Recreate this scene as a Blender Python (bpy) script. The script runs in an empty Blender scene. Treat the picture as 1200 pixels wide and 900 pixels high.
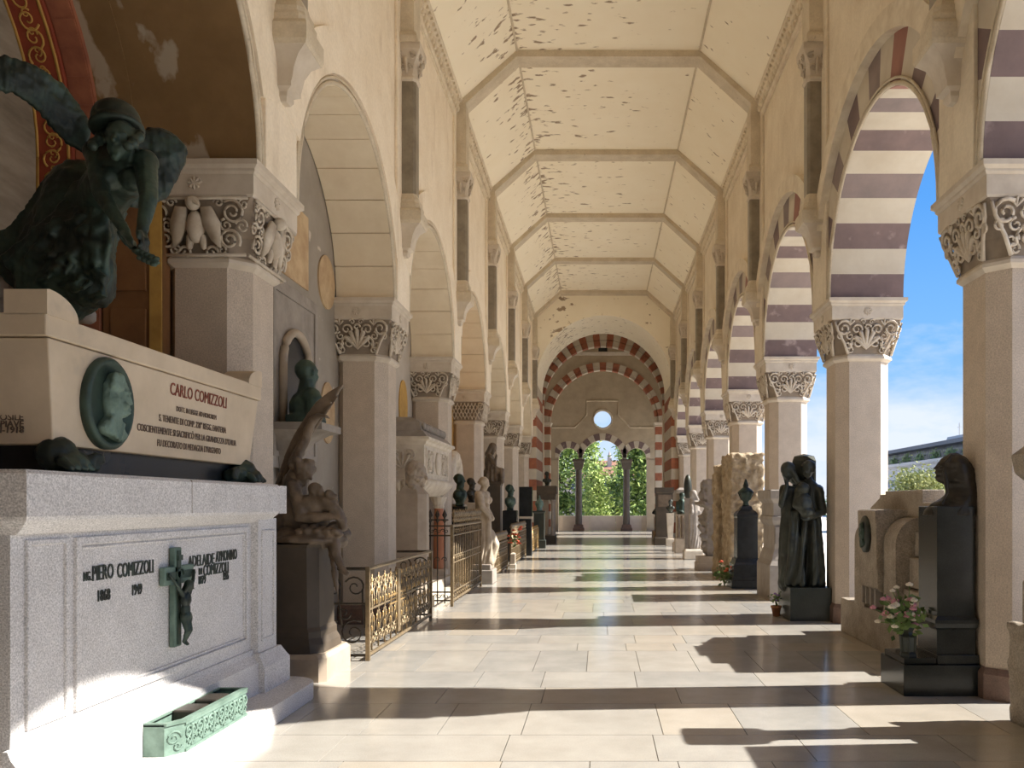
import bpy, bmesh, math, random
import numpy as np
from mathutils import Vector, Matrix, Euler, noise as mnoise
random.seed(7)
S = bpy.context.scene
C = bpy.context.collection
PI = math.pi
# ---------------------------------------------------------------- camera
F, CX, CY, EYE = 960.0, 703.0, 591.0, 1.70          # focal length in pixels, vanishing point, eye height
cam = bpy.data.cameras.new('camera'); camo = bpy.data.objects.new('camera', cam); C.objects.link(camo)
camo.location = (0, 0, EYE); camo.rotation_euler = (PI/2, 0, 0)
cam.sensor_width = 36; cam.lens = 36*F/1200
cam.shift_x = (600-CX)/1200; cam.shift_y = (CY-450)/1200
cam.clip_start = 0.05; cam.clip_end = 2000
S.camera = camo
# ---------------------------------------------------------------- sky, sun, exposure
SUN_DIR = Vector((-1, -0.065, -0.805))
W_ = bpy.data.worlds.new('sky'); S.world = W_; W_.use_nodes = True
def build_sky():
    nt = W_.node_tree; nt.nodes.clear(); N = nt.nodes.new; L = nt.links.new
    tc = N('ShaderNodeTexCoord'); sep = N('ShaderNodeSeparateXYZ'); L(tc.outputs['Generated'], sep.inputs[0])
    ramp = N('ShaderNodeValToRGB'); L(sep.outputs['Z'], ramp.inputs[0])
    cr = ramp.color_ramp; cr.elements[0].position = 0.0; cr.elements[0].color = (.50, .68, .92, 1)
    cr.elements[1].position = .75; cr.elements[1].color = (.035, .15, .50, 1)
    e = cr.elements.new(.18); e.color = (.20, .46, .88, 1); e = cr.elements.new(.33); e.color = (.10, .34, .82, 1)
    mp = N('ShaderNodeMapping'); mp.inputs['Scale'].default_value = (1, 1, 2.6); L(tc.outputs['Generated'], mp.inputs[0])
    no = N('ShaderNodeTexNoise'); no.inputs['Scale'].default_value = 4.2; no.inputs['Detail'].default_value = 9
    no.inputs['Roughness'].default_value = .6; L(mp.outputs[0], no.inputs['Vector'])
    m1 = N('ShaderNodeMath'); m1.operation = 'MULTIPLY_ADD'; L(sep.outputs['Z'], m1.inputs[0])
    m1.inputs[1].default_value = -1.9; m1.inputs[2].default_value = .36
    m2 = N('ShaderNodeMath'); m2.operation = 'MAXIMUM'; L(m1.outputs[0], m2.inputs[0]); m2.inputs[1].default_value = -.09
    m3 = N('ShaderNodeMath'); m3.operation = 'ADD'; L(no.outputs[0], m3.inputs[0]); L(m2.outputs[0], m3.inputs[1])
    r2 = N('ShaderNodeValToRGB'); L(m3.outputs[0], r2.inputs[0])
    r2.color_ramp.elements[0].position = .50; r2.color_ramp.elements[0].color = (0, 0, 0, 1)
    r2.color_ramp.elements[1].position = .78; r2.color_ramp.elements[1].color = (.9, .9, .9, 1)
    mix = N('ShaderNodeMix'); mix.data_type = 'RGBA'; L(r2.outputs[0], mix.inputs['Factor'])
    L(ramp.outputs[0], mix.inputs['A']); mix.inputs['B'].default_value = (.74, .79, .88, 1)
    bg = N('ShaderNodeBackground'); L(mix.outputs['Result'], bg.inputs[0]); bg.inputs[1].default_value = SKY_STRENGTH
    out = N('ShaderNodeOutputWorld'); L(bg.outputs[0], out.inputs[0])
SKY_STRENGTH = .95
build_sky()
sl = bpy.data.lights.new('sun', 'SUN'); sl.energy = 9.2; sl.angle = math.radians(.55); sl.color = (1, .95, .87)
so = bpy.data.objects.new('sun', sl); C.objects.link(so); so.location = (30, 5, 30)
so.rotation_euler = SUN_DIR.to_track_quat('-Z', 'Y').to_euler()
vs = S.view_settings; vs.view_transform = 'Standard'; vs.look = 'None'; vs.gamma = 1; vs.use_curve_mapping = False
vs.exposure = 0.34
S.cycles.use_denoising = True; S.cycles.max_bounces = 18; S.cycles.diffuse_bounces = 14; S.cycles.glossy_bounces = 4
S.cycles.caustics_reflective = False; S.cycles.caustics_refractive = False; S.cycles.sample_clamp_indirect = 6

# ---------------------------------------------------------------- helpers
def W(px, py, Y): return Vector(((px-CX)*Y/F, Y, EYE-(py-CY)*Y/F))      # pixel + distance -> point
MATS = {}
def mat(key, col, col2=None, scale=6, rough=.6, bump=.0, bscale=None, fine=0, fscale=90, metal=0, spec=.4, lo=.35, hi=.68, stretch=(1, 1, 1)):
    """base colour blended with a second colour by noise, optional fine grain and relief"""
    m = bpy.data.materials.new(key); m.use_nodes = True; nt = m.node_tree; N = nt.nodes.new; L = nt.links.new
    b = nt.nodes['Principled BSDF']; b.inputs['Roughness'].default_value = rough; b.inputs['Metallic'].default_value = metal
    b.inputs['Specular IOR Level'].default_value = spec
    g = N('ShaderNodeNewGeometry'); mp = N('ShaderNodeMapping'); mp.inputs['Scale'].default_value = stretch
    L(g.outputs['Position'], mp.inputs[0])
    col2 = col2 or tuple(c*.8 for c in col)
    n = N('ShaderNodeTexNoise'); n.inputs['Scale'].default_value = scale; n.inputs['Detail'].default_value = 7
    n.inputs['Roughness'].default_value = .62; L(mp.outputs[0], n.inputs['Vector'])
    r = N('ShaderNodeValToRGB'); r.color_ramp.elements[0].position = lo; r.color_ramp.elements[1].position = hi
    r.color_ramp.elements[0].color = (*col, 1); r.color_ramp.elements[1].color = (*col2, 1); L(n.outputs[0], r.inputs[0])
    last = r.outputs[0]
    if fine:
        f = N('ShaderNodeTexNoise'); f.inputs['Scale'].default_value = fscale; f.inputs['Detail'].default_value = 3
        L(g.outputs['Position'], f.inputs['Vector'])
        mr = N('ShaderNodeMapRange'); L(f.outputs[0], mr.inputs[0]); mr.inputs[1].default_value = .3; mr.inputs[2].default_value = .7
        mr.inputs[3].default_value = 1-fine; mr.inputs[4].default_value = 1+fine*.8
        mm = N('ShaderNodeMix'); mm.data_type = 'RGBA'; mm.blend_type = 'MULTIPLY'; mm.inputs['Factor'].default_value = 1
        L(last, mm.inputs['A']); L(mr.outputs[0], mm.inputs['B']); last = mm.outputs['Result']
    L(last, b.inputs['Base Color'])
    if bump:
        bn = N('ShaderNodeTexNoise'); bn.inputs['Scale'].default_value = bscale or scale*4; bn.inputs['Detail'].default_value = 6
        L(mp.outputs[0], bn.inputs['Vector']); bp = N('ShaderNodeBump'); bp.inputs['Strength'].default_value = bump
        bp.inputs['Distance'].default_value = .03; L(bn.outputs[0], bp.inputs['Height']); L(bp.outputs[0], b.inputs['Normal'])
    MATS[key] = m; return m
def add_layer(key, col, scale, lo, hi, stretch=(1, 1, 1), rot=(0, 0, 0), detail=8, amount=1, fold=None):
    """a further noise-shaped layer (stains, flaked paint) over a material's colour"""
    m = MATS[key]; nt = m.node_tree; N = nt.nodes.new; L = nt.links.new; b = nt.nodes['Principled BSDF']
    prev = b.inputs['Base Color'].links[0].from_socket
    g = N('ShaderNodeNewGeometry'); mp = N('ShaderNodeMapping'); mp.inputs['Scale'].default_value = stretch; mp.inputs['Rotation'].default_value = rot
    L(g.outputs['Position'], mp.inputs[0])
    n = N('ShaderNodeTexNoise'); n.inputs['Scale'].default_value = scale; n.inputs['Detail'].default_value = detail; L(mp.outputs[0], n.inputs['Vector'])
    src = n.outputs[0]
    if fold:                                             # denser near the fold lines x = a, x = b (damp patches)
        sp = N('ShaderNodeSeparateXYZ'); L(g.outputs['Position'], sp.inputs[0])
        for a, wd, st in fold:
            d = N('ShaderNodeMath'); d.operation = 'SUBTRACT'; L(sp.outputs['X'], d.inputs[0]); d.inputs[1].default_value = a
            ab = N('ShaderNodeMath'); ab.operation = 'ABSOLUTE'; L(d.outputs[0], ab.inputs[0])
            mr = N('ShaderNodeMapRange'); L(ab.outputs[0], mr.inputs[0]); mr.inputs[1].default_value = 0; mr.inputs[2].default_value = wd
            mr.inputs[3].default_value = st; mr.inputs[4].default_value = 0
            ad = N('ShaderNodeMath'); ad.operation = 'ADD'; L(src, ad.inputs[0]); L(mr.outputs[0], ad.inputs[1]); src = ad.outputs[0]
    r = N('ShaderNodeMapRange'); L(src, r.inputs[0]); r.inputs[1].default_value = lo; r.inputs[2].default_value = hi
    r.inputs[3].default_value = 0; r.inputs[4].default_value = amount
    mx = N('ShaderNodeMix'); mx.data_type = 'RGBA'; L(r.outputs[0], mx.inputs['Factor']); L(prev, mx.inputs['A']); mx.inputs['B'].default_value = (*col, 1)
    L(mx.outputs['Result'], b.inputs['Base Color'])
class MB:
    """collects shapes in world coordinates; build() links them as ONE mesh object relative to off"""
    def __init__(s, off=(0, 0, 0)): s.v = []; s.f = []; s.off = Vector(off)
    def add(s, vs, fs):
        k = len(s.v); s.v += [tuple(v) for v in vs]; s.f += [tuple(i+k for i in f) for f in fs]; return s
    def box(s, x0, x1, y0, y1, z0, z1, t=0):
        """box; t tapers the top inward"""
        s.add([(x0, y0, z0), (x1, y0, z0), (x1, y1, z0), (x0, y1, z0), (x0+t, y0+t, z1), (x1-t, y0+t, z1), (x1-t, y1-t, z1), (x0+t, y1-t, z1)],
              [(3, 2, 1, 0), (4, 5, 6, 7), (0, 1, 5, 4), (1, 2, 6, 5), (2, 3, 7, 6), (3, 0, 4, 7)]); return s
    def loft(s, rings, cap=True, closed=True):
        n = len(rings[0]); vs = [p for r in rings for p in r]; fs = []
        for a in range(len(rings)-1):
            for i in range(n if closed else n-1):
                j = (i+1) % n; fs.append((a*n+i, a*n+j, (a+1)*n+j, (a+1)*n+i))
        if cap and closed: fs.append(tuple(range(n))[::-1]); fs.append(tuple((len(rings)-1)*n+i for i in range(n)))
        return s.add(vs, fs)
    def prism(s, poly, axis, a, b):
        """extrude a 2D polygon along an axis: x: poly=(y,z); y: poly=(x,z); z: poly=(x,y)"""
        def P(p, t): return {'x': (t, p[0], p[1]), 'y': (p[0], t, p[1]), 'z': (p[0], p[1], t)}[axis]
        return s.loft([[P(p, a) for p in poly], [P(p, b) for p in poly]])
    def lathe(s, prof, c=(0, 0), n=16, ph=0):
        return s.loft([[(c[0]+r*math.cos(2*PI*i/n+ph), c[1]+r*math.sin(2*PI*i/n+ph), z) for i in range(n)] for r, z in prof])
    def stack(s, prof, cx, cy, hx=0, hy=0):
        """square moulding stack: prof = (half size, z) with extra half lengths"""
        return s.loft([[(cx-r-hx, cy-r-hy, z), (cx+r+hx, cy-r-hy, z), (cx+r+hx, cy+r+hy, z), (cx-r-hx, cy+r+hy, z)] for r, z in prof])
    def octa(s, prof, cx=0, cy=0):
        """(half size, chamfer, z) rings of a chamfered square"""
        R = []
        for h, c, z in prof:
            a = h-c; R.append([(cx+x, cy+y, z) for x, y in ((-a, -h), (a, -h), (h, -a), (h, a), (a, h), (-a, h), (-h, a), (-h, -a))])
        return s.loft(R)
    def tube(s, pts, r, n=6, r1=None):
        pts = [Vector(p) for p in pts]; rings = []; m = len(pts)
        for i, p in enumerate(pts):
            d = (pts[min(i+1, m-1)]-pts[max(i-1, 0)]); d = d.normalized() if d.length > 1e-9 else Vector((0, 0, 1))
            a = d.cross(Vector((0, 0, 1)) if abs(d.z) < .9 else Vector((1, 0, 0))).normalized(); b = d.cross(a)
            rr = r if r1 is None else r+(r1-r)*i/(m-1)
            rings.append([p+a*rr*math.cos(2*PI*k/n)+b*rr*math.sin(2*PI*k/n) for k in range(n)])
        return s.loft(rings)
    def ell(s, c, r, n=10, m=7, rot=None):
        c = Vector(c); r = (r, r, r) if isinstance(r, (int, float)) else r; R = rot.to_matrix() if rot else Matrix.Identity(3); rings = []
        for j in range(m+1):
            t = PI*(j+.02)/(m+.04); rings.append([c+R @ Vector((r[0]*math.sin(t)*math.cos(2*PI*i/n), r[1]*math.sin(t)*math.sin(2*PI*i/n), -r[2]*math.cos(t))) for i in range(n)])
        return s.loft(rings)
    def cap(s, p0, p1, r0, r1=None, n=10):
        """tapered capsule"""
        p0 = Vector(p0); p1 = Vector(p1); r1 = r0 if r1 is None else r1; d = p1-p0
        if d.length < 1e-6: return s.ell(p0, r0)
        u = d.normalized(); a = u.cross(Vector((0, 0, 1)) if abs(u.z) < .9 else Vector((1, 0, 0))).normalized(); b = u.cross(a); R = []
        for t in (-.98, -.8, -.45, 0): R.append((p0+u*r0*t, r0*math.sqrt(max(0, 1-t*t))))
        for t in (0, .45, .8, .98): R.append((p1+u*r1*t, r1*math.sqrt(max(0, 1-t*t))))
        return s.loft([[p+a*r*math.cos(2*PI*k/n)+b*r*math.sin(2*PI*k/n) for k in range(n)] for p, r in R])
    def spiral(s, c, u, v, r, turns=1.4, tr=.012, d=1, ph=0, n=20, side=5):
        c = Vector(c); u = Vector(u); v = Vector(v); P = []
        for i in range(n):
            t = i/(n-1); a = ph+d*t*turns*2*PI; q = r*(1-.82*t); P.append(c+u*q*math.cos(a)+v*q*math.sin(a))
        return s.tube(P, tr, side, tr*.7)
    def slab(s, pts, thick):
        """flat outline of 3D points given thickness along its normal"""
        pts = [Vector(p) for p in pts]; nrm = Vector((0, 0, 0))
        for i in range(len(pts)): nrm += pts[i].cross(pts[(i+1) % len(pts)])
        nrm.normalize(); return s.loft([[p-nrm*thick/2 for p in pts], [p+nrm*thick/2 for p in pts]])
    def mesh(s, name, smooth=False):
        me = bpy.data.meshes.new(name); o = s.off
        me.from_pydata([(x-o.x, y-o.y, z-o.z) for x, y, z in s.v], [], s.f); me.update()
        bm = bmesh.new(); bm.from_mesh(me); bmesh.ops.recalc_face_normals(bm, faces=bm.faces)
        big = [f for f in bm.faces if len(f.verts) > 4]
        if big: bmesh.ops.triangulate(bm, faces=big)
        bm.to_mesh(me); bm.free()
        if smooth: me.polygons.foreach_set('use_smooth', [True]*len(me.polygons))
        return me
    def build(s, name, material, parent=None, smooth=False, bevel=0):
        me = s.mesh(name, smooth); me.materials.append(MATS[material]); o = bpy.data.objects.new(name, me); C.objects.link(o)
        if parent: o.parent = parent
        else: o.location = s.off
        if bevel:
            bv = o.modifiers.new('bevel', 'BEVEL'); bv.width = bevel; bv.segments = 2; bv.limit_method = 'ANGLE'
        if smooth == 'auto': set_auto(me)
        return o
def set_auto(me): me.set_sharp_from_angle(angle=math.radians(35))
def tag(o, label, cat=None, group=None, kind=None):
    o['label'] = label
    if cat: o['category'] = cat
    if group: o['group'] = group
    if kind: o['kind'] = kind
    return o
def thing(name, label, cat, loc, group=None):
    o = bpy.data.objects.new(name, None); C.objects.link(o); o.location = loc; o.empty_display_size = .2
    return tag(o, label, cat, group)
def struct(name, mb, m, label, parent=None, smooth=False, bevel=0):
    o = mb.build(name, m, parent, smooth, bevel)
    if not parent: o['kind'] = 'structure'; o['label'] = label
    return o
def share(name, me, parent, loc=(0, 0, 0), rz=0, material=None):
    o = bpy.data.objects.new(name, me); C.objects.link(o); o.parent = parent; o.location = loc; o.rotation_euler = (0, 0, rz)
    if material:
        o.material_slots[0].link = 'OBJECT'; o.material_slots[0].material = MATS[material]
    return o
def copy_tree(o, parent=None, loc=None, label=None):
    c = o.copy(); C.objects.link(c)
    if parent: c.parent = parent
    if loc is not None: c.location = loc
    if label: c['label'] = label
    for ch in o.children: copy_tree(ch, c)
    return c
def sculpt(name, mb, material, parent, vox=.016, smooth=4, fold=None, noise=(.006, 9), ridges=None):
    """melt the collected shapes into one continuous carved surface; drapery folds and tool marks are real relief"""
    me = mb.mesh(name+'_raw'); tmp = bpy.data.objects.new('tmp', me); C.objects.link(tmp)
    r = tmp.modifiers.new('r', 'REMESH'); r.mode = 'VOXEL'; r.voxel_size = vox
    s = tmp.modifiers.new('s', 'SMOOTH'); s.factor = .5; s.iterations = smooth
    dg = bpy.context.evaluated_depsgraph_get(); out = bpy.data.meshes.new_from_object(tmp.evaluated_get(dg))
    bpy.data.objects.remove(tmp); bpy.data.meshes.remove(me)
    n = len(out.vertices); co = np.empty(n*3); out.vertices.foreach_get('co', co); co = co.reshape(-1, 3)
    no = np.empty(n*3); out.vertices.foreach_get('normal', no); no = no.reshape(-1, 3); o = mb.off
    d = np.zeros(n)
    if fold:
        for cx, cy, z0, z1, amp, fr in fold:
            X = co[:, 0]+o.x-cx; Y = co[:, 1]+o.y-cy; Z = co[:, 2]+o.z
            wgt = np.clip((z1-Z)/(z1-z0+1e-6), 0, 1)*(Z > z0-.4); wgt = np.minimum(1, wgt*1.6)
            a = np.arctan2(Y, X)+.35*np.sin(Z*2.3+1)+.12*np.sin(Z*6.1)
            d += amp*wgt*(np.abs(np.sin(a*fr))**.7-.55+.4*np.sin(a*fr*2.3+Z*3))
    if noise:
        amp, sc = noise
        d += amp*np.array([mnoise.fractal(Vector(c*sc), .8, 2.1, 3) for c in co])
    if ridges:
        (dx, dy, dz), fr, amp = ridges
        d += amp*np.sin((co[:, 0]*dx+co[:, 1]*dy+co[:, 2]*dz)*fr)
    co = co+no*d[:, None]; out.vertices.foreach_set('co', co.ravel()); out.name = name
    out.polygons.foreach_set('use_smooth', [True]*len(out.polygons)); out.materials.clear(); out.materials.append(MATS[material])
    ob = bpy.data.objects.new(name, out); C.objects.link(ob)
    if parent: ob.parent = parent
    else: ob.location = mb.off
    return ob
def head(mb, c, r, f, up=(0, 0, 1), hair=None, beard=False, mous=False):
    """cranium, jaw, nose, brows, lips, ears (r = half head height); f = way the face looks"""
    c = Vector(c); f = Vector(f).normalized(); up = Vector(up); sd = f.cross(up).normalized(); up = sd.cross(f).normalized()
    P = lambda a, b, d: c+f*a*r+sd*b*r+up*d*r
    M = Matrix((sd, f, up)).transposed().to_euler()
    mb.ell(P(-.12, 0, .22), (.70*r, .82*r, .78*r), rot=M); mb.ell(P(.18, 0, -.32), (.52*r, .56*r, .62*r), rot=M)
    mb.cap(P(.62, 0, .22), P(.86, 0, -.12), .09*r, .15*r); mb.cap(P(.56, -.36, .28), P(.68, 0, .24), .1*r); mb.cap(P(.56, .36, .28), P(.68, 0, .24), .1*r)
    mb.cap(P(.62, -.18, -.42), P(.62, .18, -.42), .08*r); mb.cap(P(.58, -.15, -.55), P(.58, .15, -.55), .09*r); mb.ell(P(.5, 0, -.82), .22*r)
    for s in (-1, 1):
        mb.ell(P(-.08, s*.7, .0), (.1*r, .16*r, .26*r), rot=M); mb.ell(P(.5, s*.32, -.15), .2*r); mb.ell(P(.56, s*.28, .12), .12*r)
    if mous: mb.cap(P(.66, 0, -.28), P(.58, -.36, -.38), .12*r, .06*r); mb.cap(P(.66, 0, -.28), P(.58, .36, -.38), .12*r, .06*r)
    if beard: mb.ell(P(.42, 0, -.85), (.42*r, .36*r, .5*r), rot=M)
    if hair == 'short':
        mb.ell(P(-.2, 0, .38), (.78*r, .86*r, .74*r), rot=M)
    if hair in ('long', 'bun'):
        mb.ell(P(-.26, 0, .36), (.88*r, .90*r, .84*r), rot=M)
        if hair == 'bun': mb.ell(P(-.95, 0, .1), .4*r)
        else:
            for s in (-1, 1): mb.cap(P(-.2, s*.66, .3), P(-.3, s*.70, -1.0), .40*r, .34*r)
            mb.cap(P(-.6, 0, 0), P(-.65, 0, -1.1), .5*r, .4*r)
    if hair == 'veil':
        mb.ell(P(-.22, 0, .34), (.86*r, .9*r, .84*r), rot=M)
        for s in (-1, 1): mb.cap(P(-.1, s*.66, .2), P(-.2, s*.75, -1.2), .3*r, .34*r)
        mb.cap(P(-.5, 0, .1), P(-.6, 0, -1.4), .6*r, .6*r)
def hand(mb, wrist, d, palm, sz, curl=.5, side=1):
    """palm, four unequal bent fingers and a thumb"""
    wrist = Vector(wrist); d = Vector(d).normalized(); palm = Vector(palm).normalized(); sd = d.cross(palm).normalized()*side
    mb.cap(wrist, wrist+d*sz*.42, sz*.17, sz*.2)
    for i, ln in enumerate((.42, .5, .46, .36)):
        b = wrist+d*sz*.45+sd*sz*(.27-.18*i); k = b+(d+palm*curl*.4).normalized()*sz*ln*.5; e = k+(d*.7+palm*curl*1.5).normalized()*sz*ln*.5
        mb.cap(b-d*sz*.15, k, sz*.085, sz*.08); mb.cap(k, e, sz*.08, sz*.065)
    b = wrist+d*sz*.15+sd*sz*.2; k = b+(d*.6+sd*.8).normalized()*sz*.26; mb.cap(b, k, sz*.1, sz*.085); mb.cap(k, k+(d+palm*.5).normalized()*sz*.24, sz*.085, sz*.07)
PROFILE = [(.39, .83), (.60, .62), (.72, .46), (.70, .36), (.86, .06), (.72, .01), (.79, -.08), (.70, -.13), (.75, -.19), (.63, -.30), (.3, -.36), (.26, -.52), (.63, -.76), (.3, -.94), (-.55, -.76), (-.62, -.60), (-.28, -.34), (-.37, .04), (-.30, .5), (-.02, .76)]
def profile_relief(q, f, r):
    """portrait head in profile as carved relief; f(u, v, d) places it, r = relief scale"""
    for d, k in ((0, 1), (.35*r, .93), (.6*r, .8)): q.slab([f(.12+(u-.12)*k, .05+(v-.05)*(k if v > -.4 else 1), d) for u, v in PROFILE], .5*r)
    q.ell(f(-.12, .08, .9*r), (.35*r, .35*r, .7*r)); q.cap(f(.66, .3, .5*r), f(.80, .08, .5*r), .22*r, .25*r); q.cap(f(.35, .33, .95*r), f(.62, .33, .75*r), .16*r); q.ell(f(.48, .21, .8*r), .2*r); q.ell(f(.35, -.02, .8*r), .45*r); q.cap(f(.6, -.08, .7*r), f(.72, -.09, .6*r), .15*r); q.cap(f(.6, -.17, .7*r), f(.7, -.18, .6*r), .15*r)
    for i in range(16): q.ell(f(-.22+.05*(i % 8)+.06*(i//8), .44+.2*(i//8)+.06*math.sin(i*2.3), .75*r), .42*r)
    q.cap(f(.3, -.5, .7*r), f(.05, -.9, .8*r), .3*r, .25*r); q.cap(f(-.3, -.42, .7*r), f(-.1, -.85, .8*r), .3*r, .25*r)
def text(body, loc, size, u, v, material, parent, name='inscription', depth=.004, width=None):
    """lettering standing proud; u = reading direction, v = up"""
    cu = bpy.data.curves.new('t', 'FONT'); cu.body = body; cu.size = size; cu.extrude = depth; cu.align_x = 'CENTER'; cu.align_y = 'CENTER'; cu.resolution_u = 3
    t = bpy.data.objects.new('t', cu); C.objects.link(t); bpy.context.view_layer.update()
    dg = bpy.context.evaluated_depsgraph_get(); me = bpy.data.meshes.new_from_object(t.evaluated_get(dg)); bpy.data.objects.remove(t); me.name = name
    u = Vector(u).normalized(); v = Vector(v).normalized(); n = u.cross(v)
    sx = 1
    if width:
        xs = [q.co.x for q in me.vertices]; sx = width/(max(xs)-min(xs))
    M = Matrix((u, v, n)).transposed().to_4x4(); M.translation = Vector(loc)-(parent.location if parent else Vector((0, 0, 0)))
    me.transform(M @ Matrix.Diagonal((sx, 1, 1, 1))); me.materials.clear(); me.materials.append(MATS[material])
    o = bpy.data.objects.new(name, me); C.objects.link(o); o.parent = parent; return o
# ---------------------------------------------------------------- materials
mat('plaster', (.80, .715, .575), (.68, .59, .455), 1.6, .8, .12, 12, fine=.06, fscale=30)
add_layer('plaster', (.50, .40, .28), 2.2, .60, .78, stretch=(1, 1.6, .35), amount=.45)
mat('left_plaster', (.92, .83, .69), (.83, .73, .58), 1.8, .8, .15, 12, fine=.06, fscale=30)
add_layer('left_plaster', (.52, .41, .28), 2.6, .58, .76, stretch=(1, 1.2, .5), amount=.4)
mat('ceiling_cream', (.96, .89, .73), (.93, .85, .68), 1.2, .85)
add_layer('ceiling_cream', (.24, .155, .085), 6.0, .665, .725, stretch=(.55, 1.25, .8), rot=(0, 0, .3), detail=6, amount=.85, fold=[(-1.69, .75, .10), (-.6, 2.3, .05)])
mat('rib_stone', (.68, .60, .47), (.55, .47, .35), 3, .8, .1, 20, fine=.08, fscale=50)
add_layer('rib_stone', (.20, .15, .10), 9, .68, .74, amount=.6)
mat('cornice_stone', (.78, .70, .56), (.62, .53, .40), 5, .75)
mat('granite', (.59, .50, .405), (.51, .43, .345), 5, .55, .04, 90, fine=.22, fscale=85)
mat('granite_base', (.22, .14, .11), (.15, .10, .08), 8, .5, fine=.2)
mat('capital_stone', (.66, .59, .495), (.54, .465, .375), 4, .75, .08, 40)
mat('carving_stone', (.66, .59, .49), (.48, .40, .31), 7, .8)
mat('dark_shaft', (.30, .26, .20), (.20, .17, .13), 5, .4)
mat('backlit_shaft', (.12, .10, .085), (.09, .075, .065), 5, .4)  # far column stone darkened in colour to stand in for backlight
mat('capital_gap_shade', (.34, .275, .21), (.26, .21, .16), 6, .85)  # shade in the gaps of the carving, painted into the bell colour
mat('voussoir_cream', (.60, .545, .45), (.53, .465, .37), 2.5, .7, .06, 20)
mat('voussoir_purple', (.21, .148, .143), (.16, .115, .113), 3, .7, .06, 20)
add_layer('voussoir_purple', (.48, .38, .36), 4, .60, .70, amount=.5)
mat('voussoir_grey', (.27, .21, .20), (.21, .17, .165), 3, .7, .06, 20)
mat('voussoir_red', (.36, .17, .13), (.27, .13, .11), 3, .7, .06, 20)
mat('brick_red', (.40, .15, .08), (.28, .10, .06), 6, .8, .1, 40)
mat('joint', (.30, .25, .20), None, 6, .9)
mat('soffit_block', (.84, .74, .57), (.75, .64, .47), 2.2, .8, .08, 14)
mat('peeled_plaster', (.26, .16, .07), (.20, .12, .05), 1.8, .85, .1, 10)
add_layer('peeled_plaster', (.42, .35, .26), 1.9, .54, .57, stretch=(1, 1, .55), detail=9)
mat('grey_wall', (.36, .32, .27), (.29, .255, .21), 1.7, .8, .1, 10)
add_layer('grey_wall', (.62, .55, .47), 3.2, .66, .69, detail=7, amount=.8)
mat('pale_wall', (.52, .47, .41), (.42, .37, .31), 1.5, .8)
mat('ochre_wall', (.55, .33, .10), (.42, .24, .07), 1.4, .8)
mat('fresco_land', (.38, .325, .25), (.20, .165, .12), 2.4, .85, stretch=(1, .6, 2.2))
mat('fresco_figure', (.60, .45, .27), (.42, .28, .16), 4, .85)
mat('fresco_red', (.36, .08, .035), (.25, .05, .03), 5, .8)
mat('fresco_gold', (.62, .38, .10), (.45, .26, .07), 5, .7)
mat('brown_panel', (.27, .13, .05), (.18, .085, .035), 3, .6)
mat('tomb_granite', (.76, .74, .73), (.67, .65, .64), 4, .5, .03, 120, fine=.38, fscale=110)
mat('sarcophagus_stone', (.70, .58, .43), (.57, .465, .335), 2.2, .7, .08, 14)
add_layer('sarcophagus_stone', (.33, .285, .23), 2.6, .60, .74, amount=.6)
mat('letter_red', (.26, .07, .04), None, 6, .7)
mat('letter_dark', (.05, .05, .045), (.07, .10, .085), 9, .5, metal=.4)
mat('letter_brown', (.17, .12, .09), None, 6, .7)
mat('bronze', (.022, .029, .024), (.060, .100, .078), 3.2, .45, .12, 30, metal=.35, lo=.42, hi=.66)
mat('bronze_green', (.060, .100, .078), (.034, .050, .040), 6, .5, .1, 40, metal=.3)
mat('planter_green', (.21, .31, .255), (.12, .19, .15), 9, .6, .1, 50, metal=.1)
mat('verdigris', (.20, .29, .24), (.10, .155, .125), 7, .6, .1, 50, metal=.2)
mat('bronze_dark', (.040, .042, .036), (.075, .085, .07), 4, .42, .06, 40, metal=.4)
mat('bronze_brown', (.055, .046, .034), (.032, .028, .022), 6, .45, .1, 40, metal=.35)
mat('dark_granite', (.022, .026, .024), (.015, .018, .017), 6, .2, fine=.25, fscale=130, spec=.45)
mat('green_granite', (.05, .058, .05), (.036, .042, .037), 6, .28, fine=.25, fscale=130)
mat('black_stone', (.018, .02, .022), (.03, .033, .035), 6, .25)
mat('rough_granite', (.38, .325, .26), (.26, .22, .175), 5, .8, .5, 26, fine=.3, fscale=70)
mat('rough_travertine', (.52, .42, .29), (.27, .205, .13), 5, .9, .8, 9, fine=.2, fscale=40)
mat('grey_stone', (.36, .32, .28), (.25, .22, .19), 4, .75, .15, 25)
mat('brown_marble', (.21, .155, .105), (.115, .085, .06), 6, .5, .08, 25)
mat('dark_stele', (.095, .072, .05), (.065, .05, .035), 3, .6, .05, 30)
mat('pale_stele', (.48, .40, .31), (.36, .29, .22), 3, .6)
mat('white_marble', (.72, .65, .54), (.55, .47, .37), 5, .5, .05, 20)
mat('statue_marble', (.60, .51, .39), (.38, .30, .22), 5, .55, .05, 20)
mat('red_marble', (.48, .20, .10), (.38, .15, .08), 5, .3)
mat('iron', (.05, .042, .034), (.09, .07, .05), 12, .5, metal=.5)  # dark counterpart of the gilt iron, paints the railing sides as shaded
mat('gilt_iron', (.36, .27, .16), (.20, .15, .09), 14, .42, .1, 60, metal=.55)
mat('gold_leaf', (.55, .37, .16), (.40, .26, .11), 12, .4, metal=.55)
mat('soil', (.05, .04, .03), (.09, .07, .05), 30, .95)
for k, (a, b) in enumerate((((.46, .435, .39), (.385, .36, .32)), ((.45, .43, .39), (.365, .345, .315)), ((.415, .40, .37), (.33, .32, .297)), ((.49, .445, .38), (.42, .38, .32)))):
    mat('slab%d' % k, a, b, 2.4, .15, .012, 60, fine=.12, fscale=120, spec=.5)
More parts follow.
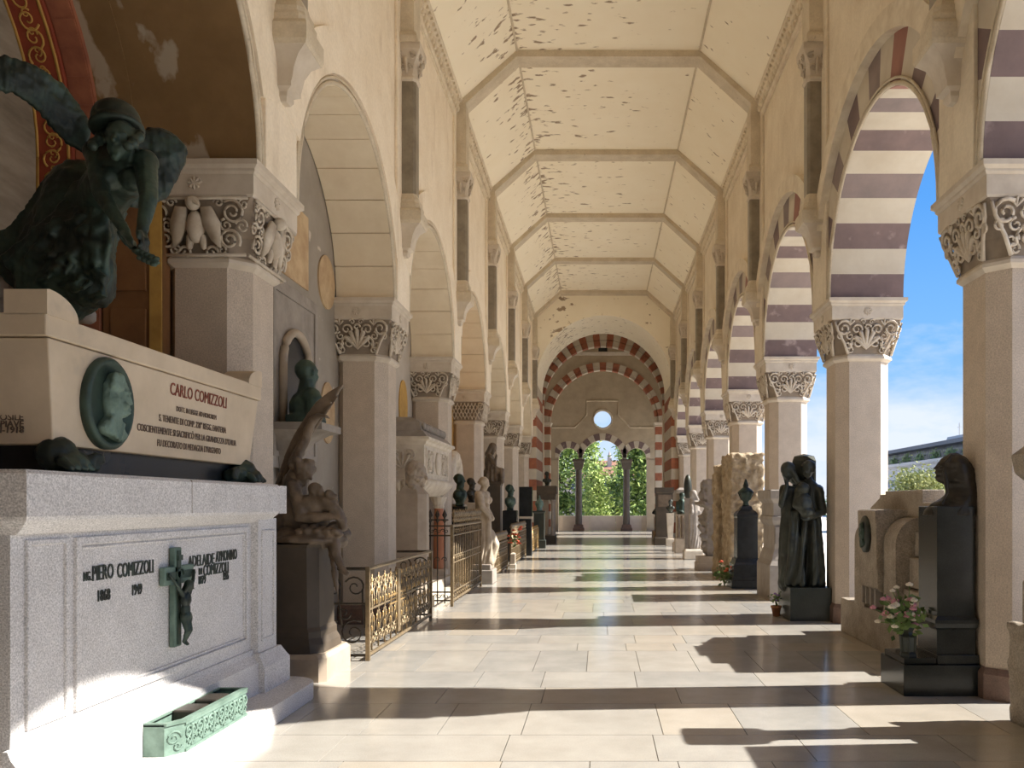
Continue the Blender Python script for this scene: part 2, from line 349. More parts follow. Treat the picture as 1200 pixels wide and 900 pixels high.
mat('grout', (.22, .19, .16), None, 8, .9)
mat('leaf_dark', (.09, .16, .045), (.15, .23, .06), 1.5, .5)
mat('leaf_mid', (.24, .36, .09), (.36, .45, .14), 1.5, .5)
mat('leaf_pale', (.50, .64, .18), (.62, .72, .26), 1.5, .5)
mat('leaf_olive', (.42, .42, .15), (.30, .34, .11), .4, .6)
mat('bark', (.10, .075, .05), None, 6, .9)
mat('terrace_bounce', (.86, .81, .72), (.78, .73, .64), 1, .8)
mat('parapet_stone', (.80, .73, .66), (.70, .63, .57), 2, .7)
mat('end_plaster', (.50, .42, .31), (.40, .33, .24), 1.5, .85)
mat('gravel', (.74, .68, .59), (.68, .62, .54), .3, .9, fine=.15, fscale=20)
mat('facade', (.64, .61, .56), (.58, .55, .50), .1, .8)
mat('roof_slate', (.10, .11, .13), None, 1, .5)
mat('pane', (.06, .08, .11), (.10, .13, .17), .4, .15)
mat('shutter', (.30, .36, .44), None, 1, .6)
mat('roof_tile', (.42, .22, .14), (.34, .17, .11), .8, .8)
mat('house_wall', (.50, .44, .40), None, .5, .8)
mat('petal_white', (.80, .74, .60), None, 9, .6)
mat('petal_pink', (.62, .28, .34), None, 9, .6)
mat('petal_red', (.75, .08, .04), (.85, .25, .12), 9, .6)
mat('petal_violet', (.30, .14, .50), None, 9, .6)
mat('terracotta', (.45, .20, .10), None, 9, .8)

# ---------------------------------------------------------------- plan of the arcade
B = 4.6                                   # bay length
XC, HW = .17, 3.09                        # middle of the nave, half width between the walls
PXR, PXL = XC+3.595, XC-3.595             # pier centres
XR0, XR1 = XC+HW, XC+HW+1.02              # right wall
XL0, XL1 = XC-HW, -3.72                   # left wall
def PY(k): return 7.415+B*k
R, SP = 1.84, 4.60                        # arch radius, springing
TOP = 11.3
RV = 2.41                                 # outer radius of the voussoirs
def rout(t, rv=RV): return min(rv, 2.2995/max(1e-6, abs(math.cos(t))))
def arch_wall(mb, yc, x0, x1, r, sp, half, top, n=28, clip=True):
    """wall with a round opening: faces above the arc, both sides, and the soffit"""
    pts = []
    for i in range(n+1):
        t = PI*i/n; q = min(r, half/max(1e-6, abs(math.cos(t)))) if clip else r
        pts.append((yc-q*math.cos(t), sp+q*math.sin(t)))
    pts = [(yc-half, sp)]+pts+[(yc+half, sp)]
    for (ya, za), (yb, zb) in zip(pts, pts[1:]):
        if abs(ya-yb) < 1e-5 and abs(za-zb) < 1e-5: continue
        if abs(ya-yb) > 1e-5:
            for x in (x0, x1): mb.add([(x, ya, za), (x, yb, zb), (x, yb, top), (x, ya, top)], [(0, 1, 2, 3)])
        mb.add([(x0, ya, za), (x0, yb, zb), (x1, yb, zb), (x1, ya, za)], [(0, 1, 2, 3)])
    mb.add([(x0, yc-half, top), (x0, yc+half, top), (x1, yc+half, top), (x1, yc-half, top)], [(0, 1, 2, 3)])
    return mb
def arc_band(mb, yc, r0, r1, sp, x0, x1, a0=0, a1=PI, n=28, half=None):
    """ring segment standing between x0 and x1"""
    f = lambda q, t: min(q, half/max(1e-6, abs(math.cos(t)))) if half else q
    rings = []
    for i in range(n+1):
        t = a0+(a1-a0)*i/n; a, b = f(r0, t), f(r1, t)
        rings.append([(x0, yc-a*math.cos(t), sp+a*math.sin(t)), (x1, yc-a*math.cos(t), sp+a*math.sin(t)), (x1, yc-b*math.cos(t), sp+b*math.sin(t)), (x0, yc-b*math.cos(t), sp+b*math.sin(t))])
    return mb.loft(rings)
K0, K1 = -4, 6
BAYS = [(k, PY(k)+B/2) for k in range(K0, K1)]

# ---------------------------------------------------------------- floor: every slab near the camera is a piece of its own
fl = MB(); fl.box(-4.2, 4.6, -12, 52, -.3, -.012)
floor = struct('floor', fl, 'grout', 'polished pink and grey granite slab floor of the arcade')
rng = random.Random(3); far = MB(); nslab = 0; slabs = []
y = 3.0; row = 0; depths = (.72, 1.18, .52, .62, .95, .61)
while y < 51.9:
    d = depths[row % 6]; x = -3.4-rng.random()*.5; row += 1
    while x < 4.3:
        w = rng.choice((.58, .62, .9, 1.05, 1.2)) if d < 1 else rng.choice((.55, .6, .66)); slabs.append((x, min(x+w, 4.5), y, y+d)); x += w
    y += d
slabmats = [MB() for _ in range(4)]
for i, (x0, x1, y0, y1) in enumerate(slabs):
    g = .003; k = rng.choice((0, 0, 1, 2, 3, 3))
    if nslab < 300 and y0 > 4.5 and x1 > -2.9 and x0 < 3.6:
        m = MB(((x0+x1)/2, (y0+y1)/2, 0)); m.box(x0+g, x1-g, y0+g, y1-g, -.03, 0); o = m.build('floor_slab', 'slab%d' % k, floor); o.location = m.off; nslab += 1
    else: slabmats[k].box(x0+g, x1-g, y0+g, y1-g, -.03, 0)
for k in range(4):
    o = slabmats[k].build('distant_floor_slabs', 'slab%d' % k, floor); o['kind'] = 'stuff'
fb = MB(); fb.box(-4.2, 4.6, -12, 3.0, -.03, 0); fb.build('floor_paving', 'slab2', floor)

# ---------------------------------------------------------------- right wall: striped voussoirs, each a block
wr = MB()
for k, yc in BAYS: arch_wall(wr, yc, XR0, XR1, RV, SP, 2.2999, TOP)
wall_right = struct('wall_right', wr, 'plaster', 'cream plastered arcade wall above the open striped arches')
NV = 17; vous = []
for i in range(NV):
    a0, a1 = PI*i/NV, PI*(i+1)/NV; m = MB(); st = 5; rings = []
    for j in range(st+1):
        t = a0+(a1-a0)*j/st; q = rout(t); xo = .012 if i % 2 else .0
        rings.append([(XR0-.004, -R*math.cos(t), R*math.sin(t)), (XR1, -R*math.cos(t), R*math.sin(t)), (XR1, -q*math.cos(t), q*math.sin(t)), (XR0-.004, -q*math.cos(t), q*math.sin(t))])
    m.loft(rings); me = m.mesh('voussoir'); me.materials.append(MATS['voussoir_cream']); vous.append(me)
cols = ['voussoir_purple', 'voussoir_cream', 'voussoir_purple', 'voussoir_cream', 'voussoir_grey', 'voussoir_cream', 'voussoir_purple', 'voussoir_cream', 'voussoir_grey',
        'voussoir_cream', 'voussoir_red', 'voussoir_cream', 'voussoir_purple', 'voussoir_cream', 'voussoir_purple', 'voussoir_cream', 'voussoir_purple']
hood = arc_band(MB(), 0, RV-.01, RV+.25, 0, XR0-.12, XR0, .44, PI-.44, half=2.2999).mesh('hood_moulding'); hood.materials.append(MATS['cornice_stone'])
def rim_mesh(x):
    m = MB(); m.tube([(x, -(R+.03)*math.cos(PI*i/32), (R+.03)*math.sin(PI*i/32)) for i in range(33)], .028, 6)
    m.tube([(x-.012 if x > 0 else x+.012, -(R+.085)*math.cos(PI*i/32), (R+.085)*math.sin(PI*i/32)) for i in range(33)], .016, 6)
    me = m.mesh('arch_moulding', True); me.materials.append(MATS['rib_stone']); return me
rimR, rimL = rim_mesh(XR0-.01), rim_mesh(XL0+.01)
for k, yc in BAYS:
    for i in range(NV): share('voussoir', vous[i], wall_right, (0, yc, SP), 0, cols[NV-1-i])
    share('hood_moulding', hood, wall_right, (0, yc, SP)); share('arch_moulding', rimR, wall_right, (0, yc, SP))
# ---------------------------------------------------------------- left wall: blind arches
wl = MB()
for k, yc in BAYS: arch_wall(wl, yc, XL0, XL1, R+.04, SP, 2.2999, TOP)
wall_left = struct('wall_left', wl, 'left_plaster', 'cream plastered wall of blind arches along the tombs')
nb = 13; blk = []
for i in range(nb):
    a0, a1 = PI*i/nb+.003, PI*(i+1)/nb-.003
    me = arc_band(MB(), 0, R, R+.05, 0, XL1, XL0+.004, a0, a1, 4).mesh('soffit_block'); me.materials.append(MATS['soffit_block']); blk.append(me)
arcl = arc_band(MB(), 0, R+.12, R+.56, 0, XL0, XL0+.05, .30, PI-.30, half=2.2999).mesh('archivolt'); arcl.materials.append(MATS['left_plaster'])
for k, yc in BAYS:
    if k >= 0:
        for i in range(nb): share('soffit_block', blk[i], wall_left, (0, yc, SP))
    share('archivolt', arcl, wall_left, (0, yc, SP)); share('arch_moulding', rimL, wall_left, (0, yc, SP))
# the walls that close the left bays
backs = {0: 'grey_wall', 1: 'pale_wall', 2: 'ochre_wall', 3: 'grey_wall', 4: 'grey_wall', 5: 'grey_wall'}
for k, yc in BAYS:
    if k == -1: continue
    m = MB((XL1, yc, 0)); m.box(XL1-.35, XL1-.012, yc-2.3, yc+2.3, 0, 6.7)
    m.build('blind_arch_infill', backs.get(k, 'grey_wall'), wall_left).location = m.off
# pilaster strips and cornice mouldings
for side, X0, sg in (('left', XL0, 1), ('right', XR0, -1)):
    par = wall_left if side == 'left' else wall_right; pm = 'left_plaster' if side == 'left' else 'plaster'
    for k in range(K0, K1+1):
        y = PY(k); m = MB((X0, y, 0)); a, b = sorted((X0, X0+sg*.045)); m.box(a, b, y-.36, y+.36, SP, 9.5); m.build('pilaster_strip', pm, par, bevel=.01).location = m.off
        m = MB((X0, y, 0)); a, b = sorted((X0, X0+sg*.24)); m.box(a, b, y-.205, y+.205, 8.36, 9.60)
        m.stack([(.14, 8.36), (.16, 8.44), (.14, 8.5)], X0+sg*.13, y, .0, .10); m.build('pilaster', 'rib_stone', par).location = m.off
n_trim = 0
for side, X0, sg in (('left', XL0, 1), ('right', XR0, -1)):
    m = MB(); prof = [(0, 9.42), (.035, 9.42), (.035, 9.47), (.06, 9.5), (.07, 9.66), (.10, 9.7), (.12, 9.76), (.17, 9.80), (.17, 9.86), (.20, 9.90), (.20, 9.95), (0, 9.95)]
    m.prism([(X0+sg*a, z) for a, z in prof], 'y', PY(K0), PY(K1)+.2)
    n_trim += 1; t = struct('trim_%d' % n_trim, m, 'cornice_stone', 'long moulded stone cornice at the top of the %s wall' % side)
    for k, yc in BAYS:
        if k < 0: continue
        e = MB((X0, yc, 9.58)); nn = 26
        for i in range(nn):
            y = yc-B/2+.22+(B-.44)*(i+.5)/nn; e.ell((X0+sg*.085, y, 9.585), (.045, .055, .07), 6, 4); e.box(min(X0, X0+sg*.15), max(X0, X0+sg*.15), y-.03, y+.03, 9.72, 9.775)
        o = e.build('egg_and_leaf_row', 'cornice_stone', t); o.location = e.off; o['kind'] = 'stuff'
# ---------------------------------------------------------------- ceiling: three panels to a bay, ribs, beads
cl = MB(); cl.box(XC-4.3, XC+4.5, PY(K0), 53, TOP, TOP+.2)
ceiling = struct('ceiling', cl, 'ceiling_cream', 'stained cream panelled ceiling with folded stone ribs')
FX, FZ, EX, EZ = 1.83, 10.80, 2.96, 9.80
for k, yc in BAYS:
    for a, b in (((-EX, EZ), (-FX, FZ)), ((-FX, FZ), (FX, FZ)), ((FX, FZ), (EX, EZ))):
        m = MB((XC, yc, 10.5)); m.prism([(XC+a[0], a[1]), (XC+b[0], b[1]), (XC+b[0], b[1]+.12), (XC+a[0], a[1]+.12)], 'y', yc-2.28, yc+2.28); m.build('panel', 'ceiling_cream', ceiling).location = m.off
    for s in (-1, 1):
        m = MB((XC, yc, 10.5)); m.tube([(XC+s*FX, yc-2.1, FZ-.01), (XC+s*FX, yc+2.1, FZ-.01)], .024, 6); m.build('bead_moulding', 'rib_stone', ceiling).location = m.off
rb = MB(); IN = [(-2.86, 9.60), (-2.86, 9.73), (-1.84, 10.67), (1.84, 10.67), (2.86, 9.73), (2.86, 9.60)]; OUT = [(-3.088, 9.60), (-3.088, 10.2), (-1.90, 11.05), (1.90, 11.05), (3.088, 10.2), (3.088, 9.60)]
rb.loft([[(XC+a[0], -.205, a[1]), (XC+a[0], .205, a[1]), (XC+b[0], .205, b[1]), (XC+b[0], -.205, b[1])] for a, b in zip(IN, OUT)])
rbm = rb.mesh('rib'); rbm.materials.append(MATS['rib_stone'])
for k in range(K0, K1+1): share('rib', rbm, ceiling, (0, PY(k), 0))

# ---------------------------------------------------------------- piers with carved capitals
def pmesh(name, mb, m, smooth=False):
    me = mb.mesh(name, bool(smooth)); me.materials.append(MATS[m])
    if smooth == 'auto': set_auto(me)
    return me
def side_frame(s, z0, h0, z1, h1):
    """point on the slanted capital side s: u across, t upward 0..1, d outward"""
    a = s*PI/2; n = Vector((math.cos(a), math.sin(a), 0)); u = Vector((-math.sin(a), math.cos(a), 0))
    up = (n*(h1-h0)+Vector((0, 0, z1-z0))).normalized()
    return (lambda x, t, d=0: n*(h0+(h1-h0)*t+d)+u*x+Vector((0, 0, z0+(z1-z0)*t))), u, up
def carving(kind):
    m = MB()
    for s in range(4):
        P, u, up = side_frame(s, 3.82, .405, 4.30, .49)
        if kind == 'leaf':
            for sg in (-1, 1):
                m.spiral(P(sg*.33, .74, .015), u*sg, up, .115, 1.5, .020, -1, 2.2); m.spiral(P(sg*.13, .34, .01), u*sg, up, .10, 1.4, .018, 1, -.6)
                m.spiral(P(sg*.145, .72, .012), u*-sg, up, .085, 1.3, .016, 1, -1.0); m.spiral(P(sg*.26, .28, .01), u*-sg, up, .065, 1.2, .015, -1, .8)
                m.tube([P(sg*.25, .02, .005), P(sg*.32, .35, .012), P(sg*.42, .7, .012), P(sg*.455, .92, .015)], .022, 5, .014)
            for a in (-.9, -.45, 0, .45, .9):
                b = P(0, .18, .005); e = b+u*math.sin(a)*.20+up*math.cos(a)*.24; m.cap(b, e, .016, .034, 6)
            m.spiral(P(0, .78, .012), u, up, .05, 1, .016)
            for sg in (-1, 1):
                m.spiral(P(sg*.235, .53, .012), u*sg, up, .06, 1.2, .014, -1, 1.5); m.spiral(P(sg*.37, .52, .012), u*-sg, up, .055, 1.2, .013, 1, 1.0); m.spiral(P(sg*.225, .12, .01), u*sg, up, .055, 1.2, .013, 1, .3); m.spiral(P(sg*.06, .93, .012), u*sg, up, .04, 1.1, .011, 1, .3)
                for a in (-.7, 0, .7): b = P(sg*.24, .84, .01); m.cap(b, b+u*math.sin(a)*.07+up*math.cos(a)*.07, .008, .015, 5)
        elif kind == 'lattice':
            for i in range(-4, 5):
                m.tube([P(i*.09-.1, .08, .008), P(i*.09+.1, .92, .012)], .013, 5); m.tube([P(i*.09+.1, .08, .008), P(i*.09-.1, .92, .012)], .013, 5)
            for sg in (-1, 1): m.spiral(P(sg*.40, .72, .02), u*sg, up, .1, 1.4, .02, -1, 2.2)
        else:                                            # eagle between knotwork
            m.ell(P(0, .48, .03), (.075, .075, .14)); m.ell(P(0, .86, .05), .06); m.cap(P(.03, .86, .09), P(.07, .8, .10), .02, .01, 6)
            for sg in (-1, 1):
                m.slab([P(sg*.06, .8, .035), P(sg*.15, .82, .035), P(sg*.21, .55, .03), P(sg*.20, .12, .03), P(sg*.13, .25, .035), P(sg*.07, .5, .04)], .03)
                m.cap(P(sg*.05, .3, .03), P(sg*.06, .14, .04), .035, .025, 6)
                m.spiral(P(sg*.31, .74, .01), u*sg, up, .105, 1.8, .014, -1, 2.2, 28); m.spiral(P(sg*.27, .28, .01), u*sg, up, .095, 1.8, .014, 1, -.6, 28); m.spiral(P(sg*.385, .5, .01), u*-sg, up, .06, 1.4, .012, 1, .4); m.spiral(P(sg*.25, .52, .01), u*-sg, up, .055, 1.4, .012, -1, 1.4); m.spiral(P(sg*.41, .87, .01), u*-sg, up, .045, 1.3, .011, -1, 1.4); m.spiral(P(sg*.20, .9, .01), u*-sg, up, .045, 1.3, .011, 1, 0); m.spiral(P(sg*.20, .1, .01), u*-sg, up, .05, 1.3, .011, 1, 0)
                m.spiral(P(sg*.11, .06, .01), u*sg, up, .06, 1.2, .014, 1)
            for t in (.02, .97): m.tube([P(-.4-.05*t, t, .012), P(.4+.05*t, t, .012)], .016, 5)
        b = P(0, 1, .012)+Vector((0, 0, .115))            # rosette on the block
        for a in range(8): m.cap(b, b+u*.045*math.cos(a*PI/4)+Vector((0, 0, .045*math.sin(a*PI/4))), .009, .013, 5)
        m.spiral(b, u, Vector((0, 0, 1)), .062, 1.0, .008)
    return pmesh('carved_leaves' if kind != 'eagle' else 'carved_eagles', m, 'carving_stone', True)
carv = {k: carving(k) for k in ('leaf', 'lattice', 'eagle')}
P_base = pmesh('base', MB().octa([(.42, .15, 0), (.42, .15, .22), (.39, .155, .27)]), 'granite_base')
P_shaft = pmesh('shaft', MB().octa([(.38, .157, .27), (.38, .157, 3.74)]), 'granite')
P_neck = pmesh('necking', MB().octa([(.385, .157, 3.73), (.425, .165, 3.765), (.425, .165, 3.795), (.40, .157, 3.83)]), 'capital_stone')
P_bell = pmesh('bell', MB().octa([(.395, .157, 3.82), (.405, .13, 4.0), (.44, .07, 4.18), (.485, .012, 4.30)]), 'capital_gap_shade')
P_block = pmesh('impost_block', MB().stack([(.49, 4.30), (.50, 4.32), (.50, 4.50)], 0, 0), 'capital_stone')
P_abac = pmesh('abacus', MB().stack([(.505, 4.49), (.52, 4.51), (.52, 4.53), (.55, 4.555), (.55, 4.60), (.5, 4.602)], 0, 0), 'capital_stone')
ords = ['first', 'second', 'third', 'fourth', 'fifth', 'sixth', 'seventh']
for side, px in (('left', PXL), ('right', PXR)):
    for k in range(0, K1+1):
        lab = '%s octagonal pink granite pier from the camera in the %s arcade' % (ords[k], side)
        t = thing('pier', lab, 'pillar', (px, PY(k), 0), 'granite piers of the arcade')
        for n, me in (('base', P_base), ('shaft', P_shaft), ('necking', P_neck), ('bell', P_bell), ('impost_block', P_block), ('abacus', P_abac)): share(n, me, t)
        kind = 'eagle' if (side == 'left' and k == 0) else ('lattice' if (side == 'left' and k == 3) else 'leaf')
        share('carving', carv[kind], t)['kind'] = 'stuff'
# ---------------------------------------------------------------- colonnettes on brackets carrying the ribs
def colonnette_parts():
    m = MB(); m.octa([(.125, .037, 6.2), (.125, .037, 7.86)]); a = pmesh('shaft', m, 'dark_shaft')
    m = MB(); m.octa([(.13, .05, 7.84), (.15, .05, 7.87), (.15, .05, 7.9), (.13, .05, 7.92), (.15, .04, 8.1), (.20, .01, 8.25), (.21, .005, 8.28), (.21, .005, 8.37)]); b = pmesh('capital', m, 'capital_stone')
    m = MB()
    for s in range(4):
        P, u, up = side_frame(s, 7.92, .13, 8.27, .2)
        for sg in (-1, 1): m.spiral(P(sg*.09, .75, .01), u*sg, up, .06, 1.4, .012, -1, 2.2, 14); m.spiral(P(sg*.05, .3, .01), u*sg, up, .05, 1.3, .011, 1, 0, 14)
        m.cap(P(0, .1, .01), P(0, .6, .02), .015, .03, 6)
    c = pmesh('carved_leaves', m, 'carving_stone', True)
    m = MB(); m.octa([(.19, .05, 5.98), (.19, .05, 6.04), (.17, .05, 6.08), (.17, .05, 6.12), (.14, .04, 6.17), (.13, .04, 6.21)]); d = pmesh('base', m, 'rib_stone')
    m = MB(); m.stack([(.21, 5.76), (.225, 5.80), (.225, 5.94), (.20, 5.98)], 0, 0); e = pmesh('bracket_block', m, 'rib_stone')
    m = MB()                                            # scooped cove and small drop below
    m.loft([[(-.15, -h, z), (w, -h, z), (w, h, z), (-.15, h, z)] for w, h, z in ((-.02, .05, 5.32), (.0, .08, 5.36), (.0, .08, 5.40), (.05, .12, 5.43), (.05, .12, 5.47), (.06, .12, 5.50), (.08, .13, 5.60), (.13, .16, 5.70), (.21, .21, 5.765))])
    f = pmesh('corbel', m, 'capital_stone', 'auto')
    return a, b, c, d, e, f
cp = colonnette_parts()
for side, x, rz in (('left', XL0+.12, 0), ('right', XR0-.12, PI)):
    for k in range(0, K1+1):
        lab = 'dark wall colonnette on a carved bracket above the %s %s pier' % (ords[k] if k >= 0 else 'hidden', side)
        t = thing('wall_colonnette', lab, 'column', (x, PY(k), 0), 'colonnettes under the ceiling ribs'); t.rotation_euler.z = rz
        for n, me in zip(('shaft', 'capital', 'carved_leaves', 'base', 'bracket_block', 'corbel'), cp): share(n, me, t)

rear = MB(); rear.octa([(.42, .15, 0), (.42, .15, .22), (.38, .157, .27), (.38, .157, 3.74), (.42, .165, 3.78), (.405, .13, 4.0), (.49, .012, 4.30), (.50, .01, 4.5), (.55, .01, 4.55), (.55, .01, 4.6)]); rear_me = pmesh('rear_pier', rear, 'granite')
for k in range(K0, 0):
    share('rear_pier', rear_me, wall_left, (PXL, PY(k), 0)); share('rear_pier', rear_me, wall_right, (PXR, PY(k), 0))
m = MB(); m.box(XC-4.2, XC+4.2, PY(K0)-.4, PY(K0), 0, TOP); struct('wall_rear_blocker', m, 'grey_wall', 'unseen wall added behind the camera to block light')  # unseen wall added to cut the light from behind
for k in (K0, K0+1):
    yc = PY(k)+B/2; m = MB((XR1, yc, 0)); m.box(XR1-.3, XR1-.1, yc-2.3, yc+2.3, 0, 6.6); m.build('rear_sun_blocker', 'grey_wall', wall_right).location = m.off  # added in the unseen rear bays to keep sun and sky out
# ---------------------------------------------------------------- painted chapel in the nearest left bay
yc = PY(-1)+B/2; YJ = yc+R                                # far jamb of the bay
chap = MB(); chap.box(-5.1, -4.72, yc-2.9, yc+2.9, 0, 8)
chapel = struct('wall_chapel', chap, 'fresco_land', 'faded landscape fresco on the back wall of the nearest left bay')
def ring(name, r0, r1, x0, x1, m, down=0):
    q = MB((XL1, yc, SP)); arc_band(q, yc, r0, r1, SP, x0, x1)
    for s in (-1, 1): q.box(x0, x1, min(yc+s*r0, yc+s*r1), max(yc+s*r0, yc+s*r1), down, SP)
    o = q.build(name, m, chapel); o.location = q.off; return o
ring('plastered_soffit', R, R+.10, -3.95, XL0+.003, 'peeled_plaster', 4.6)
ring('painted_jamb', R-.01, R+.7, -4.22, -3.93, 'peeled_plaster')
ring('brick_arch', R-.05, R+.7, -4.42, -4.22, 'brick_red')
ring('scrolled_band', R-.09, R+.7, -4.74, -4.42, 'fresco_red')
for i in range(26):                                       # brick courses of the arch
    a0, a1 = PI*i/26+.006, PI*(i+1)/26-.006
    if a0 < PI*.45: continue
    q = MB((0, yc, SP)); arc_band(q, yc, R-.062, R-.045, SP, -4.41, -4.23, a0, a1, 2); q.build('arch_brick', 'brick_red', chapel).location = q.off
g = MB((-4.6, yc, SP))
for x in (-4.45, -4.71): arc_band(g, yc, R-.098, R-.085, SP, x-.012, x+.012); g.box(x-.012, x+.012, yc+R-.10, yc+R-.085, 2, SP)
for i in range(22):
    t = PI*(.5+.5*i/21); c = Vector((-4.58, yc-(R-.095)*math.cos(t), SP+(R-.095)*math.sin(t))); u = Vector((1, 0, 0)); v = Vector((0, math.sin(t), math.cos(t)))
    g.spiral(c, u, v, .085, 1.3, .010, 1 if i % 2 else -1, i); g.spiral(c+v*.09, u, v, .04, 1, .008, -1, i)
for i in range(6):
    c = Vector((-4.58, yc+R-.095, 2.9+i*.3)); g.spiral(c, Vector((1, 0, 0)), Vector((0, 0, 1)), .10, 1.5, .010, 1 if i % 2 else -1)
g.build('gilded_scrollwork', 'fresco_gold', chapel, True).location = g.off
q = MB((0, YJ, 0)); q.box(-4.20, -3.70, YJ-.03, YJ+.10, 1.5, SP); q.build('panelled_pilaster', 'brown_panel', chapel).location = q.off
for z0, z1 in ((1.9, 2.65), (2.8, 3.35), (3.5, 4.3)):
    q = MB((0, YJ, 0))
    for i in range(2):
        e = .05*i; q.box(-4.13+e, -3.83-e, YJ-.05+.012*i, YJ-.028, z0+e, z1-e)
    q.build('raised_panel', 'brown_panel', chapel, bevel=.008).location = q.off
q = MB((0, YJ, 0)); q.box(-3.80, -3.70, YJ-.045, YJ-.02, 1.5, SP); q.build('ochre_strip', 'fresco_gold', chapel).location = q.off
# paintings on the closed bays
def disc(mb, x, y, z, ry, rz, t=.02, n=28): return mb.prism([(y+ry*math.cos(2*PI*i/n), z+rz*math.sin(2*PI*i/n)) for i in range(n)], 'x', x, x+t)
fx = XL1-.012
m = MB((fx, 9.95, 4.4)); m.box(fx, fx+.015, 9.4, 10.45, 4.42, 5.35); tag(m.build('wall_painting', 'fresco_figure'), 'square ochre fresco panel high on the grey wall behind the bronze bust', 'fresco')
m = MB((fx, 11.2, 4.3)); disc(m, fx, 11.15, 4.72, .33, .36); tag(m.build('wall_painting', 'fresco_figure'), 'oval ochre fresco of a standing saint high on the grey wall', 'fresco')
m = MB((fx, 11.2, 2.6)); disc(m, fx, 11.2, 2.95, .28, .42); tag(m.build('wall_painting', 'fresco_figure'), 'flaking oval fresco low on the grey wall above the winged sculpture', 'fresco')
m = MB((fx, 15.4, 3)); disc(m, fx, 15.5, 3.55, .32, .5); tag(m.build('wall_painting', 'fresco_gold'), 'tall oval fresco behind the carved marble wall tomb', 'fresco')
# ---------------------------------------------------------------- end of the nave: vaulted bay, striped jambs, striped arches
YA, YB_ = 35.22, 39.0; RA, ZA = 2.9, 6.92
def cross_wall(mb, y0, y1, r, sp, half, top, z0=None, n=40):
    """wall across the nave with a round opening (built across x)"""
    pts = [(XC-r*math.cos(PI*i/n), sp+r*math.sin(PI*i/n)) for i in range(n+1)]
    pts = [(XC-half, sp)]+pts+[(XC+half, sp)]
    for (xa, za), (xb, zb) in zip(pts, pts[1:]):
        if abs(xa-xb) > 1e-5:
            for y in (y0, y1): mb.add([(xa, y, za), (xb, y, zb), (xb, y, top), (xa, y, top)], [(0, 1, 2, 3)])
        mb.add([(xa, y0, za), (xb, y0, zb), (xb, y1, zb), (xa, y1, za)], [(0, 1, 2, 3)])
    return mb
def xring(mb, y0, y1, r0, r1, sp, a0=0, a1=PI, n=4, dz=0):
    rings = []
    for i in range(n+1):
        t = a0+(a1-a0)*i/n; c, s = math.cos(t), math.sin(t)
        rings.append([(XC-r0*c, y0, sp+r0*s), (XC-r0*c, y1, sp+r0*s), (XC-r1*c, y1, sp+dz+r1*s), (XC-r1*c, y0, sp+dz+r1*s)])
    return mb.loft(rings)
m = MB(); cross_wall(m, YA, YB_, RA, ZA, 3.6, TOP); wall_end = struct('wall_end', m, 'ceiling_cream', 'cream barrel arch closing the panelled ceiling')
n_course = 15; ch = ZA/n_course
for s in (-1, 1):
    for i in range(n_course):
        m = MB((XC+s*3.2, YA, i*ch)); a, b = sorted((XC+s*RA, XC+s*3.62)); m.box(a, b, YA+.02, YB_-.002, i*ch+.004, (i+1)*ch-.004)
        m.build('striped_course', ('brick_red', 'voussoir_cream')[(i+1) % 2], wall_end, bevel=.006).location = m.off
    m = MB((XC+s*3.2, YA, 0)); a, b = sorted((XC+s*(RA+.02), XC+s*3.62)); m.box(a, b, YA+.03, YB_-.01, 0, ZA); m.build('jamb_core', 'joint', wall_end).location = m.off
nr = 31
for y0, r0, r1, sp, nm in ((41.06, 2.99, 3.27, 6.64, 'brick_voussoir'), (41.0, 3.29, 3.60, 6.64, 'brick_voussoir')):
    for i in range(nr):
        m = MB((XC, y0, sp)); xring(m, y0, 41.5, r0, r1, sp, PI*i/nr+.004, PI*(i+1)/nr-.004, 2); m.build(nm, ('brick_red', 'voussoir_cream')[i % 2], wall_end).location = m.off
m = MB((XC, 41, 6.64)); cross_wall(m, 41.05, 41.5, 3.585, 6.64, 4.4, TOP)
for s in (-1, 1): a, b = sorted((XC+s*3.0, XC+s*4.3)); m.box(a, b, 41.05, 41.5, 0, 6.64)
m.build('inner_arch_wall', 'plaster', wall_end).location = m.off
# wide crossing bay behind, then the second striped arch
YC, RC, ZC = 46.0, 2.95, 6.30
m = MB(); cross_wall(m, YC, YC+.6, RC+.35, ZC, 4.6, TOP)
for s in (-1, 1): a, b = sorted((XC+s*(RC+.36), XC+s*4.6)); m.box(a, b, YC, YC+.6, 0, ZC)
wc = struct('wall_crossing', m, 'end_plaster', 'plastered cross wall with a striped round arch near the far end')
for i in range(27):
    for r0, r1, y0 in ((RC+.17, RC+.42, YC-.06), (RC, RC+.16, YC+.08)):
        m = MB((XC, YC, ZC)); xring(m, y0, YC+.55, r0, r1, ZC, PI*i/27+.003, PI*(i+1)/27-.003, 2); m.build('arch_voussoir', ('voussoir_cream', 'brick_red')[i % 2], wc).location = m.off
for s in (-1, 1):
    for i in range(14):
        m = MB((XC+s*3.1, YC, 0)); a, b = sorted((XC+s*RC, XC+s*(RC+.36))); h = 6.05/14; m.box(a, b, YC-.08, YC+.5, i*h+.003, (i+1)*h-.003); m.build('striped_course', ('voussoir_cream', 'brick_red')[i % 2], wc, bevel=.005).location = m.off
    m = MB((XC+s*3.1, YC, ZC)); m.stack([(.20, 6.05), (.22, 6.1), (.2, 6.14), (.27, 6.26), (.27, 6.3)], XC+s*(RC+.18), YC+.2, 0, .1); m.build('impost', 'capital_stone', wc).location = m.off
m = MB((XC, YC, 10)); m.prism([(YC, 10.05), (YC-.1, 10.1), (YC-.18, 10.22), (YC, 10.25)], 'x', XC-3.2, XC+3.2); m.build('string_course', 'capital_stone', wc).location = m.off
